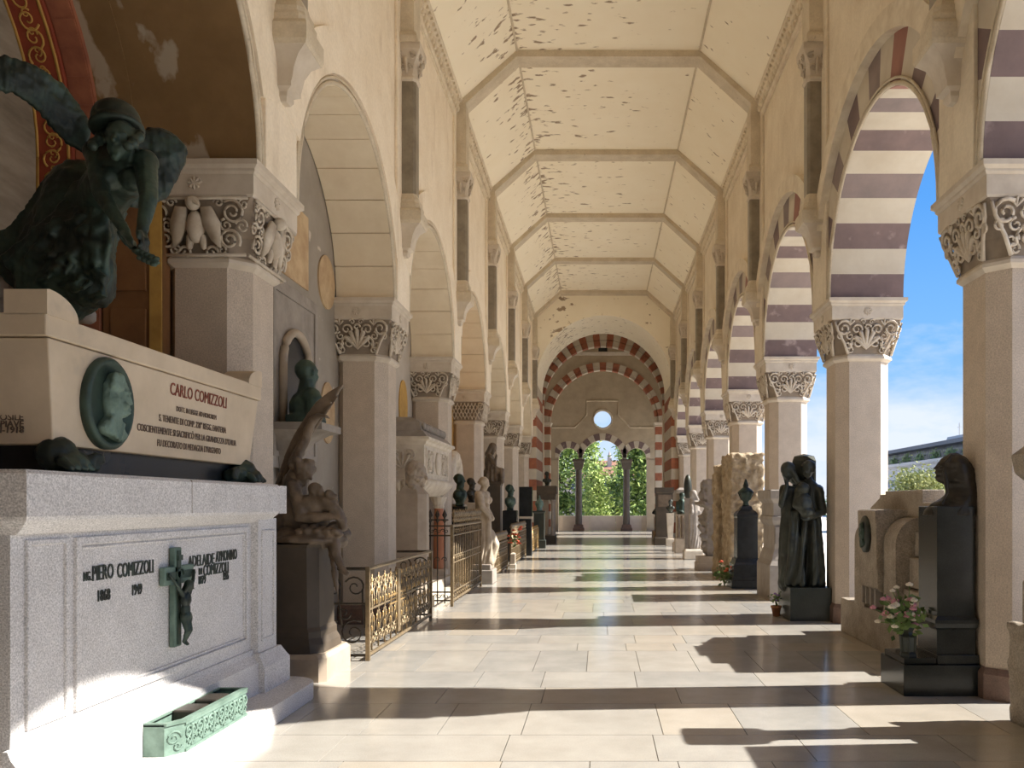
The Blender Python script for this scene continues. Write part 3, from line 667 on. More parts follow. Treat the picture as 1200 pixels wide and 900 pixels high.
m = MB((XC, YC, 10)); m.box(XC-.25, XC+.25, YC-.02, YC+.05, 10.28, 10.78); m.build('vent', 'black_stone', wc).location = m.off
for s in (-1, 1):
    m = MB((XC+s*2.4, YC, 7)); 
    for dz in (0, .0): m.octa([(.09, .03, 7.2), (.09, .03, 9.0)], XC+s*3.45, YC-.12)
    m.stack([(.1, 9.0), (.17, 9.2), (.17, 9.3)], XC+s*3.45, YC-.12); m.build('wall_shaft', 'capital_stone', wc).location = m.off
# side walls of the crossing with round openings, roof
for s in (-1, 1):
    m = MB(); a, b = sorted((XC+s*4.3, XC+s*4.7)); arch_wall(m, 43.8, a, b, 1.7, 4.6, 2.2, TOP, clip=False); m.box(a, b, 39.0, 41.6, 0, TOP)
    m.box(a, b, 41.6, 42.1, 0, 4.6); m.box(a, b, 45.5, 46.0, 0, 4.6); arch_wall(m, 49.2, a, b, 2.2, 4.6, 3.2, TOP, clip=False); m.box(a, b, 46.0, 47.0, 0, 4.6); m.box(a, b, 51.4, 52.4, 0, 4.6)
    m.box(*sorted((XC+s*3.5, XC+s*4.7)), 38.9, 39.0, 0, TOP)
    if s < 0: m.box(a-.1, a, 41.6, 52, 0, 8)  # box added behind the left openings to shut light out
    struct('wall_pavilion_'+('left' if s < 0 else 'right'), m, 'pale_wall', 'side wall of the far crossing, %s side' % ('left' if s < 0 else 'right'))
# end wall with oculus and a triple arch on two columns
YE = 51.9; zt = 4.58
AR = [(XC-2.15, .62, 4.66), (XC, 1.28, 4.5), (XC+2.15, .62, 4.66)]
def end_profile(x):
    z = None
    for c, r, sp in AR:
        if abs(x-c) < r: return sp+math.sqrt(r*r-(x-c)**2)
    return zt
OX, OZ, OR = XC, 7.1, .55
xs = sorted(set([XC-4.6+i*.05 for i in range(185)]+[c+s*r*math.cos(PI*i/24) for c, r, sp in AR for s in (-1, 1) for i in range(13)]+[OX+OR*math.cos(PI*i/32) for i in range(33)]))
m = MB()
for xa, xb in zip(xs, xs[1:]):
    if xb-xa < 1e-6: continue
    xm = (xa+xb)/2; inside = None
    for c, r, sp in AR:
        if abs(xm-c) < r: inside = (c, r, sp)
    if inside: c, r, sp = inside; za, zb = [sp+math.sqrt(max(0, r*r-(x-c)**2)) for x in (xa, xb)]
    else: za = zb = zt-.04
    segs = [((za, zb), (TOP, TOP))]
    if abs(xm-OX) < OR:
        oa, ob = [math.sqrt(max(0, OR*OR-(x-OX)**2)) for x in (xa, xb)]; segs = [((za, zb), (OZ-oa, OZ-ob)), ((OZ+oa, OZ+ob), (TOP, TOP))]
    for (a0, b0), (a1, b1) in segs:
        m.loft([[(xa, YE, a0), (xb, YE, b0), (xb, YE, b1), (xa, YE, a1)], [(xa, YE+.5, a0), (xb, YE+.5, b0), (xb, YE+.5, b1), (xa, YE+.5, a1)]])
for s in (-1, 1): a, b = sorted((XC+s*2.80, XC+s*4.6)); m.box(a, b, YE, YE+.5, 0, zt)
we = struct('wall_far_end', m, 'end_plaster', 'far end wall with a round window over a triple arch')
for c, r, sp in AR:
    nv = 13 if r > 1 else 9
    for i in range(nv):
        q = MB((c, YE, sp)); rings = []
        for j in range(3):
            t = PI*(i+(j/2)*.97+.015)/nv; cs, sn = math.cos(t), math.sin(t); r1 = r+.42
            if r < 1: r1 = min(r1, .86/max(1e-6, abs(cs)))
            else: r1 = min(r1, 1.5/max(1e-6, abs(cs)))
            rings.append([(c-r*cs, YE-.03, sp+r*sn), (c-r*cs, YE+.1, sp+r*sn), (c-r1*cs, YE+.1, sp+r1*sn), (c-r1*cs, YE-.03, sp+r1*sn)])
        q.loft(rings); q.build('arch_voussoir', ('voussoir_cream', 'voussoir_purple')[i % 2], we).location = q.off
q = MB((XC, YE, 6.5)); q.tube([(XC+x, YE-.02, z) for x, z in ((-3.2, 6.56), (-1.75, 6.56), (-1.0, 7.35), (-1.0, 8.25), (1.0, 8.25), (1.0, 7.35), (1.75, 6.56), (3.2, 6.56))], .06, 6); q.build('string_moulding', 'rib_stone', we).location = q.off
q = MB((XC, YE, 7)); q.tube([(OX+(OR+.05)*math.cos(2*PI*i/32), YE-.02, OZ+(OR+.05)*math.sin(2*PI*i/32)) for i in range(33)], .06, 6); q.build('window_surround', 'capital_stone', we, True).location = q.off
for s, w in ((-1, 'left'), (1, 'right')):
    x = XC+s*1.52; t = thing('window_column', 'stone column coloured dark as if backlit on the %s of the middle far window' % w, 'column', (x, YE+.2, 0), 'columns of the far triple window')
    q = MB(t.location); q.stack([(.36, 0), (.36, .18), (.30, .24), (.30, .34), (.26, .42)], x, YE+.2); q.build('base', 'granite_base', t)
    q = MB(t.location); q.lathe([(.22, .42), (.20, 3.85), (.21, 3.9)], (x, YE+.2), 16); q.build('shaft', 'backlit_shaft', t, 'auto')
    q = MB(t.location); q.stack([(.22, 3.9), (.26, 4.0), (.34, 4.35), (.38, 4.42), (.38, 4.56)], x, YE+.2); q.build('capital', 'backlit_shaft', t)
pt = thing('parapet', 'low pale stone parapet below the far triple window', 'parapet', (XC, YE+.7, 0))
for i in range(5):
    x0 = XC-4.2+i*1.68; q = MB(pt.location); q.box(x0+.005, x0+1.675, YE+.60, YE+.78, 0, .90); q.build('parapet_slab', 'parapet_stone', pt)
q = MB(pt.location); q.box(XC-4.2, XC+4.2, YE+.58, YE+.82, .90, .97); q.build('coping', 'parapet_stone', pt)
# roof over everything keeps the sky out
m = MB(); m.box(XC-5.4, XC+5.0, PY(K0), 53.2, TOP+.2, TOP+.5); struct('roof', m, 'roof_tile', 'flat roof slab above the arcade')
# ---------------------------------------------------------------- outside
m = MB(); m.box(-400, 500, -200, 700, -1.6, -1.5); struct('ground', m, 'gravel', 'gravel ground outside, made pale to bounce sun into the arcade')  # ground colour kept pale to reflect sun up through the arches
m = MB(); m.box(XR1, XR1+6, -12, 53, -1.5, -.02); struct('terrace', m, 'terrace_bounce', 'unseen outer terrace, made wide and pale to bounce sun in')  # out of view; widened and paled as a sun reflector for the ceiling
def tree(name, label, x, y, z0, h, rx, n, m1, m2, lsize, shape='oval', seed=1, trunk=.18, cat='tree', group=None):
    t = thing(name, label, cat, (x, y, z0), group); rg = random.Random(seed); tb = MB(t.location)
    tb.tube([(x, y, z0), (x+.1, y, z0+h*.3), (x, y+.1, z0+h*.8)], trunk, 7, trunk*.3)
    for i in range(10):
        a = rg.random()*6.28; zz = z0+h*(.25+.06*i); r = rx*.7; tb.tube([(x, y, zz), (x+r*.5*math.cos(a), y+r*.5*math.sin(a), zz+h*.06), (x+r*math.cos(a), y+r*math.sin(a), zz+h*.14)], trunk*.3, 5, trunk*.08)
    tb.build('trunk', 'bark', t)
    fo = [MB(t.location), MB(t.location)]; cl = []
    for i in range(60):
        if shape == 'cone': q = rg.random()**1.3; zz = h*(.08+.92*q); rr = rx*(1-q)*.95+.15
        else: q = rg.random(); zz = h*(.12+.8*q); rr = rx*math.sqrt(max(.05, 1-(2*q-1)**2*.85))
        a = rg.random()*6.28; d = rr*math.sqrt(rg.random()); cl.append((x+d*math.cos(a), y+d*math.sin(a), z0+zz))
    for i in range(n):
        c = rg.choice(cl); s = rx*.26+.12; p = Vector((c[0]+rg.gauss(0, s), c[1]+rg.gauss(0, s), c[2]+rg.gauss(0, s*.8)))
        d = Vector((rg.gauss(0, 1), rg.gauss(0, 1), rg.gauss(0, .7))).normalized(); e = d.cross(Vector((rg.gauss(0, 1), rg.gauss(0, 1), rg.gauss(0, 1)))).normalized()
        l = lsize*(.6+rg.random()*.8); fo[i % 2].add([p-d*l, p+e*l*.42, p+d*l, p-e*l*.42], [(0, 1, 2, 3)])
    for f, mm in zip(fo, (m1, m2)): o = f.build('foliage', mm, t); o['kind'] = 'stuff'
    return t
tree('magnolia_tree', 'dark glossy leaved tree filling the left far window', -3.0, 60, -1.5, 10.5, 1.7, 5200, 'leaf_dark', 'leaf_mid', .20, seed=2, group='trees beyond the far window')
tree('magnolia_tree', 'dark leafy tree filling the right far window', 3.2, 60, -1.5, 8.6, 1.7, 5200, 'leaf_dark', 'leaf_mid', .20, seed=5, group='trees beyond the far window')
tree('garden_tree', 'yellowish green tall tree on the left of the middle far window', -.85, 67, -1.5, 9.3, 1.05, 4600, 'leaf_mid', 'leaf_pale', .17, 'cone', seed=8, group='trees beyond the far window')
tree('garden_tree', 'bright lime green bush at the centre of the middle far window', -.2, 58, -1.5, 5.6, .95, 4200, 'leaf_pale', 'leaf_mid', .13, 'cone', seed=12, group='trees beyond the far window')
tree('garden_tree', 'dark round shrub on the right of the middle far window', 1.6, 66, -1.5, 6.2, 1.0, 4000, 'leaf_dark', 'leaf_mid', .18, seed=15, group='trees beyond the far window')
tree('garden_tree', 'slim light green tree behind the right column of the far window', 2.1, 76, -1.5, 9.6, .7, 2600, 'leaf_mid', 'leaf_pale', .18, 'cone', seed=18, group='trees beyond the far window')
tree('garden_tree', 'round yellow green tree in front of the office building', 46, 118, -1.5, 7.8, 3.6, 8000, 'leaf_olive', 'leaf_olive', .26, seed=21)
tree('garden_tree', 'small green tree showing between the second and third right piers', 30, 95, -1.5, 5.4, 2.6, 4000, 'leaf_mid', 'leaf_olive', .28, seed=24)
# distant house behind the far window
t = thing('house', 'distant house with a reddish tiled roof beyond the far window', 'building', (2, 130, -1.5))
q = MB(t.location); q.box(-6, 10, 130, 140, -1.5, 6.2); q.build('wall', 'house_wall', t)
q = MB(t.location); q.loft([[(-6.6, 129.4, 6.2), (10.6, 129.4, 6.2), (10.6, 140.6, 6.2), (-6.6, 140.6, 6.2)], [(-2, 134.9, 8.9), (6, 134.9, 8.9), (6, 135.1, 8.9), (-2, 135.1, 8.9)]]); rf = q.build('roof', 'roof_tile', t)
q = MB(t.location); q.box(1.2, 1.9, 132.5, 133.2, 7.5, 9.2); q.lathe([(.28, 9.2), (.3, 9.3), (.05, 10.3)], (1.55, 132.85), 8); q.build('chimney', 'house_wall', rf)
for i in range(6):
    for z in (1.2, 4.0):
        q = MB(t.location); q.box(-5+i*2.6, -3.9+i*2.6, 129.95, 130.05, z, z+1.5); q.build('window', 'pane', t)
# office building on the right
t = thing('office_building', 'grey office building with a planted roof terrace seen between right piers', 'building', (92, 190, -1.5))
bx0, by0, by1, H = 80., 100., 238., 12.2
q = MB(t.location); q.box(bx0, bx0+30, by0, by1, -1.5, H); q.build('facade', 'facade', t)
q = MB(t.location); q.prism([(bx0, H-.9), (bx0-.9, H-.4), (bx0-1.0, H+.3), (bx0, H+.3)], 'y', by0, by1+.8); q.build('cornice', 'facade', t)
q = MB(t.location); q.box(bx0+2, bx0+28, by0, by1-3, H, H+3.2); q.build('penthouse', 'pane', t)
q = MB(t.location); q.box(bx0-1.4, bx0+30, by0, by1+1.2, H+3.2, H+4.1); q.build('roof', 'roof_slate', t)
for i in range(24):
    y = by1-5-i*4.6
    for z in ((1.0, 3.4), (6.4, 8.2)):
        q = MB(t.location); q.box(bx0-.06, bx0+.1, y-.9, y+.9, *z); wn = q.build('window', 'pane', t)
        if z[0] > 5 and i % 3 == 1:
            q = MB(t.location)
            for s in (-1, 1): q.box(bx0-.16, bx0-.05, y+s*1.6-.5, y+s*1.6+.5, *z)
            q.build('shutter', 'shutter', wn)
    if i % 2 == 0:
        q = MB(t.location); rg = random.Random(i)
        for j in range(160):
            p = Vector((bx0+.2+rg.gauss(0, .4), y+rg.gauss(0, 1.3), H+1.3+rg.gauss(0, .6))); l = .35; e = Vector((0, rg.gauss(0, 1), rg.gauss(0, 1))).normalized(); d = Vector((.3, e.z, -e.y)); q.add([p-d*l, p+e*l*.6, p+d*l, p-e*l*.6], [(0, 1, 2, 3)])
        o = q.build('terrace_planting', 'leaf_dark', t); o['kind'] = 'stuff'
q = MB(t.location)
for y in (196, 182, 150): q.tube([(bx0+6, y, H+4), (bx0+6, y, H+9)], .09, 5); q.tube([(bx0+6, y-1, H+8), (bx0+6, y+1, H+8)], .06, 5)
q.box(bx0+3, bx0+10, 185, 197, H+4.1, H+5.6, .4); q.build('rooftop_plant', 'facade', t)
# ---------------------------------------------------------------- left side: great granite tomb with sarcophagus
XT = -2.88
t = thing('granite_tomb', 'large grey granite tomb base with moulded panels below the sarcophagus', 'tomb', (-3.6, 5.5, 0))
def tb(): return MB(t.location)
q = tb(); n = 10; pl = [(-4.5, 3.6), (-2.5, 3.6)]+[(-2.8+.3*math.sin(PI/2*(1+i/n)), 7.10+.3*-math.cos(PI/2*(1+i/n))) for i in range(n+1)]+[(-3.0, 7.40), (-3.0, 7.02), (-4.5, 7.02)]
q.prism(pl, 'z', 0, .15); q.build('plinth_step', 'tomb_granite', t, bevel=.01)
q = tb(); q.box(-4.4, XT, 4.0, 6.93, .15, 1.58); q.build('body', 'tomb_granite', t)
q = tb(); q.prism([(XT-.01, .15), (-2.80, .15), (-2.80, .40), (-2.82, .42), (-2.85, .46), (-2.865, .50), (XT-.01, .50)], 'y', 3.96, 6.78); q.build('base_moulding', 'tomb_granite', t)
q = tb(); q.box(-3.04, -2.82, 6.76, 7.14, .42, 1.58); pil = q.build('end_pilaster', 'tomb_granite', t)
q = tb(); q.loft([[(-3.04, 6.72, z), (x, 6.72, z), (x, 7.0+(x+2.88)*1.6+.06, z), (-3.04, 7.0+(x+2.88)*1.6+.06, z)] for x, z in ((-2.75, .15), (-2.75, .36), (-2.77, .40), (-2.80, .47))]); q.build('pilaster_base', 'tomb_granite', t)
def frame(q, x, y0, y1, z0, z1, w, d):
    for a in ((y0+w, y1-w, z0, z0+w), (y0+w, y1-w, z1-w, z1), (y0, y0+w, z0, z1), (y1-w, y1, z0, z1)): q.box(x-.005, x+d, *a)
q = tb(); frame(q, XT, 4.48, 6.68, .565, 1.52, .045, .022); frame(q, XT, 4.535, 6.625, .62, 1.465, .014, .012); q.build('panel_moulding', 'tomb_granite', t, bevel=.006)
q = tb(); frame(q, XT, 4.10, 4.43, .565, 1.52, .03, .018); q.build('panel_moulding', 'tomb_granite', t, bevel=.006)
q = tb(); frame(q, -2.82, 6.82, 7.08, .56, 1.48, .02, .012); q.build('panel_moulding', 'tomb_granite', pil, bevel=.004)
q = tb(); q.loft([[(-4.55, 4.0-e, z), (x, 4.0-e, z), (x, 7.033, z), (-4.55, 7.033, z)] for x, e, z in ((-2.85, 0, 1.55), (-2.81, .02, 1.58), (-2.76, .06, 1.62), (-2.75, .07, 1.64), (-2.75, .07, 1.85), (-2.77, .05, 1.87))])
q.box(-3.04, -2.75, 7.03, 7.19, 1.62, 1.86); q.build('top_slab', 'tomb_granite', t)
q = tb(); q.box(-3.1, -2.749, 5.52, 5.527, 1.64, 1.862); q.build('slab_joint', 'joint', t)
U, V = (0, 1, 0), (0, 0, 1)
def tt(body, px0, px1, py, size, w=True):
    Y0, Y1 = [(-XT)*F/(CX-p) for p in (px0, px1)]; pm = (px0+px1)/2; Ym = (Y0+Y1)/2; Z = EYE-(py-CY)*Ym/F
    text(body, (XT+.004, Ym, Z), size, U, V, 'letter_dark', t, width=abs(Y1-Y0) if w else None)
tt('ING.', 96, 106, 676, .075); tt('PIERO', 107.5, 132, 671.5, .125); tt('COMIZZOLI', 137, 179, 667, .125)
tt('1868', 113.5, 127.5, 698, .095); tt('1949', 154, 165, 691.5, .095)
tt('ADELAIDE', 220, 250.5, 657, .115); tt('AYMONINO', 252.5, 277, 651.5, .115)
tt('IN', 232.5, 236, 670, .07); tt('COMIZZOLI', 238, 267, 667, .115); tt('1879', 232, 240, 680, .085); tt('1955', 261, 267, 675.5, .085)
# crucifix hung on the tomb
t = thing('crucifix', 'green bronze crucifix hanging on the front of the granite tomb', 'crucifix', (XT, 5.53, .744))
q = MB(t.location); q.box(XT+.006, XT+.045, 5.465, 5.555, .744, 1.41); q.box(XT+.006, XT+.045, 5.34, 5.72, 1.165, 1.285); q.build('cross', 'verdigris', t, bevel=.006)
q = MB(t.location); q.box(XT+.045, XT+.052, 5.49, 5.53, .76, 1.39); q.box(XT+.045, XT+.052, 5.36, 5.70, 1.20, 1.25); q.build('cross_inlay', 'bronze_green', t)
q = MB(t.location); q.spiral((XT+.055, 5.51, 1.225), (0, 1, 0), (0, 0, 1), .055, 1, .007, n=24); q.box(XT+.045, XT+.062, 5.485, 5.54, 1.325, 1.36); q.build('halo', 'bronze_green', t)
q = MB(t.location); x = XT+.085; y = 5.53
head(q, (x+.02, y+.01, 1.145), .036, (1, .4, -.5), hair='long')
for s in (-1, 1): q.cap((x, y+s*.045, 1.095), (x-.005, y+s*.10, 1.16), .016, .013); q.cap((x-.005, y+s*.10, 1.16), (x-.02, y+s*.155, 1.225), .013, .010); q.cap((x-.02, y+s*.155, 1.225), (x-.025, y+s*.165, 1.245), .012, .008)
q.ell((x, y, 1.06), (.032, .052, .055)); q.ell((x, y, .99), (.027, .040, .06)); q.ell((x, y, .945), (.035, .05, .04)); q.ell((x, y+.03, .93), (.03, .03, .05))
for s in (-1, 1): q.cap((x, y+s*.022, .93), (x+.02, y+s*.016, .85), .024, .019); q.cap((x+.02, y+s*.016, .85), (x-.01, y+s*.008, .775), .019, .011); q.cap((x-.01, y+s*.008, .775), (x+.012, y+s*.008, .755), .012, .009)
sculpt('figure', q, 'bronze', t, .006, 2, noise=(.001, 30))
# bronze planter trough
t = thing('planter', 'verdigris bronze planter trough with leaf scrolls on the tomb step', 'planter', (-2.72, 5.5, .15))
out = [(-2.60, 6.02), (-2.60, 5.13), (-2.67, 5.02), (-2.80, 5.02), (-2.80, 6.02)]; inn = [(-2.625, 5.995), (-2.625, 5.14), (-2.68, 5.045), (-2.78, 5.045), (-2.78, 5.995)]
q = MB(t.location); q.loft([[(x, y, .15) for x, y in out], [(x, y, .345) for x, y in out], [(x, y, .345) for x, y in inn], [(x, y, .19) for x, y in inn]]); q.build('trough', 'planter_green', t)
q = MB(t.location); q.loft([[(x+.012*(x > -2.7), y, .335) for x, y in out], [(x+.016*(x > -2.7), y, .355) for x, y in out], [(x, y, .355) for x, y in inn], [(x, y, .335) for x, y in inn]], cap=False); q.build('rim', 'planter_green', t)
q = MB(t.location); q.box(-2.60, -2.59, 5.13, 6.02, .15, .168); q.box(-2.60, -2.59, 5.13, 6.02, .318, .335); q.build('edge_bead', 'planter_green', t)
for i in range(6):
    q = MB(t.location); y = 5.21+i*.148
    for s in (-1, 1): q.spiral((-2.596, y+s*.035, .262), (0, s, 0), (0, 0, 1), .042, 1.4, .008, -1, 2.2, 16); q.spiral((-2.596, y+s*.03, .205), (0, s, 0), (0, 0, 1), .03, 1.2, .007, 1, 0, 14)
    q.cap((-2.597, y, .18), (-2.594, y, .30), .008, .014, 6); q.build('leaf_scroll', 'planter_green', t, True)
q = MB(t.location); q.spiral((-2.64, 5.07, .25), (.53, .85, 0), (0, 0, 1), .05, 1.5, .009); q.spiral((-2.625, 5.09, .2), (.53, .85, 0), (0, 0, 1), .03, 1.2, .008, -1); q.build('leaf_scroll', 'planter_green', t, True)
for y in (5.32, 5.62): q = MB(t.location); q.box(-2.78, -2.63, y, y+.2, .19, .36); q.build('inner_box', 'bronze_brown', t, bevel=.01)
# sarcophagus with ears, portrait and paws
XS = -2.90
t = thing('sarcophagus', 'weathered tan stone sarcophagus with bronze portrait on the granite tomb', 'sarcophagus', (-3.4, 5.6, 1.87))
q = MB(t.location); q.loft([[(-3.95, 4.36, 2.02), (XS-.01, 4.36, 2.02), (XS-.01, 6.80, 2.02), (-3.95, 6.80, 2.02)], [(-3.98, 4.29, 2.575), (XS+.01, 4.29, 2.575), (XS+.01, 6.93, 2.575), (-3.98, 6.93, 2.575)]]); q.build('chest', 'sarcophagus_stone', t, bevel=.008)
q = MB(t.location); q.box(-4.0, XS+.02, 4.26, 6.97, 2.58, 2.70); q.build('lid', 'sarcophagus_stone', t, bevel=.008)
for y, s in ((4.26, 1), (6.97, -1)):
    for xa, xb in ((-3.10, XS+.025), (-4.0, -3.8)):
        q = MB(t.location); q.prism([(y, 2.69), (y, 2.82)]+[(y+s*(.02+.24*math.sin(PI/2*i/8)), 2.70+.125*math.cos(PI/2*i/8)) for i in range(9)]+[(y+s*.26, 2.69)], 'x', xa, xb); q.build('corner_ear', 'sarcophagus_stone', t)
q = MB(t.location); q.box(-3.9, -2.98, 4.45, 6.7, 1.872, 2.02); q.build('dark_base', 'black_stone', t)
for y in (4.42, 6.74):
    for x in (-2.93, -3.8):
        q = MB(t.location); s = 1 if y < 5 else -1
        q.ell((x, y, 1.97), (.10, .11, .10)); q.ell((x+.05, y+.02, 1.93), (.09, .10, .06))
        for i in range(4): q.cap((x+.09, y-.09+i*.055, 1.93), (x+.13, y-.09+i*.06, 1.895), .03, .022)
        q.cap((x, y+s*.1, 1.95), (x, y+s*.26, 1.93), .07, .05); q.spiral((x+.05, y+s*.26, 1.93), (0, 1, 0), (0, 0, 1), .06, 1.3, .022)
        if x > -3: q2 = sculpt('lion_paw', q, 'bronze', t, .014, 2, noise=(.006, 20))
        else: q.build('lion_paw', 'bronze', t, True)
c = Vector((XS+.012, 4.80, 2.29))
md = MB(t.location); md.loft([[(c.x+d, c.y+ry*math.cos(2*PI*i/36), c.z+rz*math.sin(2*PI*i/36)) for i in range(36)] for d, ry, rz in ((-.02, .235, .27), (.02, .235, .27), (.035, .22, .255), (.035, .20, .235), (.015, .19, .225))]); med = md.build('portrait_medallion', 'bronze_green', t, True)
q = MB(t.location); profile_relief(q, lambda u, v, d: c+Vector((.025+d, u*.20, v*.235)), .05)
sculpt('portrait_relief', q, 'verdigris', med, .007, 2, noise=(.003, 30))
def st(body, px0, px1, py0, py1, size, m='letter_brown'):
    Y0, Y1 = [(-XS)*F/(CX-p) for p in (px0, px1)]; Za = EYE-(py0-CY)*Y0/F; Zb = EYE-(py1-CY)*Y1/F; Z = (Za+Zb)/2; xx = XS-.01+.02*(Z-2.02)/.555
    text(body, (xx+.004, (Y0+Y1)/2, Z), size, (0, 1, 0), (.036, 0, 1), m, t, width=abs(Y1-Y0), depth=.002)
st('CARLO', 198, 224, 455.5, 463, .12, 'letter_red'); st('COMIZZOLI', 227, 264, 463, 473.5, .12, 'letter_red')
st('DOTT. IN LEGGE AD HONOREM', 206, 252.5, 480, 489, .05); st('S. TENENTE DI COMP. 228° REGG. FANTERIA', 186, 264.5, 489, 505.5, .065)
st("COSCIENTEMENTE SI SACRIFICÒ PER LA GRANDEZZA D'ITALIA", 161, 276.5, 500.5, 520, .065); st("FU DECORATO DI MEDAGLIA D'ARGENTO", 185, 259, 519, 529.5, .065)
for body, py, s in (('CAPOSILE', 489, .05), ('SUL PIAVE', 497, .05), ('13-VI-1918', 504, .05)):
    text(body, (W(14, py, 4.34).x-.05, 4.342, EYE-(py-CY)*4.34/F), s, (1, 0, 0), (0, .12, 1), 'letter_brown', t, depth=.003)
# ---------------------------------------------------------------- winged bronze angel above the sarcophagus
t = thing('angel_statue', 'green bronze winged angel in a helmet bending over the sarcophagus', 'statue', W(60, 352, 5.5))
q = MB(t.location)
H = W(141, 165, 4.91); head(q, H, .125, (.22, -1, -.22), up=(.12, 0, 1))
for s in (-1, 1):
    for i in range(5): q.ell(H+Vector((s*(.105+.012*(i % 2)), .02-.03*i, .045-.03*i)), .032)
q.cap(H+Vector((0, .07, -.06)), W(141, 196, 5.08), .065, .08)
SL, SR = W(112, 179, 5.06), W(171, 190, 5.0); q.cap(W(124, 184, 5.1), W(160, 190, 5.06), .095, .095); q.ell(W(142, 203, 5.1), (.19, .14, .16)); q.ell(W(129, 209, 5.0), (.075, .07, .07)); q.ell(W(155, 211, 5.0), (.075, .07, .07))
q.cap(W(138, 208, 5.12), W(114, 238, 5.32), .15, .15); q.cap(W(114, 238, 5.32), W(90, 260, 5.5), .17, .22)
EL, WL = W(119, 228, 4.92), W(147, 272, 4.80); ER, WR = W(174, 234, 4.86), W(166, 274, 4.78)
q.ell(SL, .075); q.ell(SR, .075); q.cap(SL, EL, .066, .052); q.cap(EL, WL, .052, .030); q.cap(SR, ER, .066, .052); q.cap(ER, WR, .052, .030)
hand(q, WL, W(153, 290, 4.76)-WL, (.6, -.3, -.5), .16, .5, 1); hand(q, WR, W(171, 291, 4.74)-WR, (-.6, -.3, -.5), .16, .5, -1)
sculpt('body', q, 'bronze', t, .0095, 2, noise=(.004, 12))
q = MB(t.location)
q.slab([W(px, py, 5.45) for px, py in ((98, 205), (80, 210), (64, 225), (48, 250), (30, 272), (6, 284), (0, 296), (10, 322), (30, 342), (60, 344), (85, 350), (110, 351), (121, 344), (120, 325), (112, 308), (120, 288), (128, 262), (134, 240), (120, 215))], .30)
for a, b, r0, r1 in (((95, 225, 5.4), (70, 330, 5.45), .2, .27), ((108, 240, 5.35), (105, 335, 5.3), .14, .15), ((80, 260, 5.4), (25, 315, 5.5), .2, .15)): q.cap(W(*a), W(*b), r0, r1, 12)
fd = random.Random(11)
for i in range(26):
    hx = 4+i*4.7; hy = 296+(46 if hx > 40 else hx*1.15)+fd.random()*6; sx = 84+i*1.7; pts = []
    for j in range(7):
        f = j/6; w_ = fd.gauss(0, 2.2)*math.sin(PI*f); pts.append(W(sx+(hx-sx)*f**1.25+w_, 228+(hy-228)*f, 5.33-.17*math.sin(PI*min(1, f*.7+.15))+fd.gauss(0, .012)))
    q.tube(pts, .017+.012*fd.random(), 6, .032)
for i in range(16):
    x0_ = 60+fd.random()*55; y0_ = 250+fd.random()*80; q.tube([W(x0_, y0_, 5.15), W(x0_-8, y0_+9, 5.12), W(x0_-20-fd.random()*10, y0_+12, 5.18)], .022, 6, .012)
q.tube([W(110, 318, 5.15), W(122, 328, 5.12), W(122, 344, 5.12), W(108, 350, 5.15)], .035, 8)
sculpt('skirt', q, 'bronze', t, .0125, 2, noise=(.010, 12))
q = MB(t.location); c = W(137, 150, 4.97); ax = Vector((-.17, .14, 1)).normalized(); rot = ax.to_track_quat('Z', 'Y')
def hp(r, z, n=24): return [c+rot @ Vector((r*math.cos(2*PI*i/n), r*math.sin(2*PI*i/n), z)) for i in range(n)]
q.loft([hp(r, z) for r, z in ((.128, -.02), (.146, -.018), (.152, -.005), (.149, .012), (.139, .018), (.138, .045), (.130, .085), (.112, .12), (.082, .147), (.048, .162), (.030, .170), (.024, .184), (.004, .202))]); q.build('helmet', 'bronze', t, True)
def wing(name, lead, trail, thick, tips, m='bronze'):
    """wing: blade between leading and trailing edge with overlapping feathers along it"""
    q = MB(t.location); rings = []
    for i, (a, b) in enumerate(zip(lead, trail)):
        n = (lead[min(i+1, len(lead)-1)]-lead[max(i-1, 0)]).cross(b-a).normalized()*thick/2; mid = (a+b)/2
        rings.append([a-n*.8, mid-n*1.2, b-n*.6, b+n*.6, mid+n*1.2, a+n*.8])
    q.loft(rings)
    for a, b, r in tips: q.cap(Vector(a), Vector(b), r, r*.8, 8)
    return sculpt(name, q, m, t, .012, 2, noise=(.008, 14))
ld = [(107, 148, 5.3), (93, 123, 5.25), (72, 98, 5.15), (44, 79, 5.0), (12, 68, 4.9), (-28, 66, 4.78), (-58, 74, 4.7)]
tr = [(100, 174, 5.3), (84, 164, 5.25), (66, 146, 5.15), (46, 121, 5.03), (22, 106, 4.93), (-14, 100, 4.8), (-44, 94, 4.72)]
lead = [W(*p) for p in ld]; trail = [W(*p) for p in tr]
def along(pl, f): k = min(int(f*(len(pl)-1)), len(pl)-2); r_ = f*(len(pl)-1)-k; return pl[k].lerp(pl[k+1], r_)
fe = []
for i in range(17):
    f = i/16*.97; a, b = along(lead, max(0, f-.06)), along(trail, f); fe.append((a.lerp(b, .5)+Vector((0, -.03, 0)), a.lerp(b, 1.10)+Vector((0, -.015, 0)), .030)); fe.append((a.lerp(b, .12)+Vector((0, -.03, 0)), a.lerp(b, .5)+Vector((0, -.04, 0)), .026))
wing('wing', lead, trail, .05, fe)
ld = [(152, 205, 5.26), (160, 165, 5.30), (172, 149, 5.35), (190, 150, 5.4), (206, 160, 5.45), (218, 173, 5.5)]; tr = [(147, 236, 5.28), (160, 245, 5.31), (178, 239, 5.36), (195, 232, 5.41), (208, 212, 5.46), (217, 190, 5.5)]
lead = [W(*p) for p in ld]; trail = [W(*p) for p in tr]; fe = []
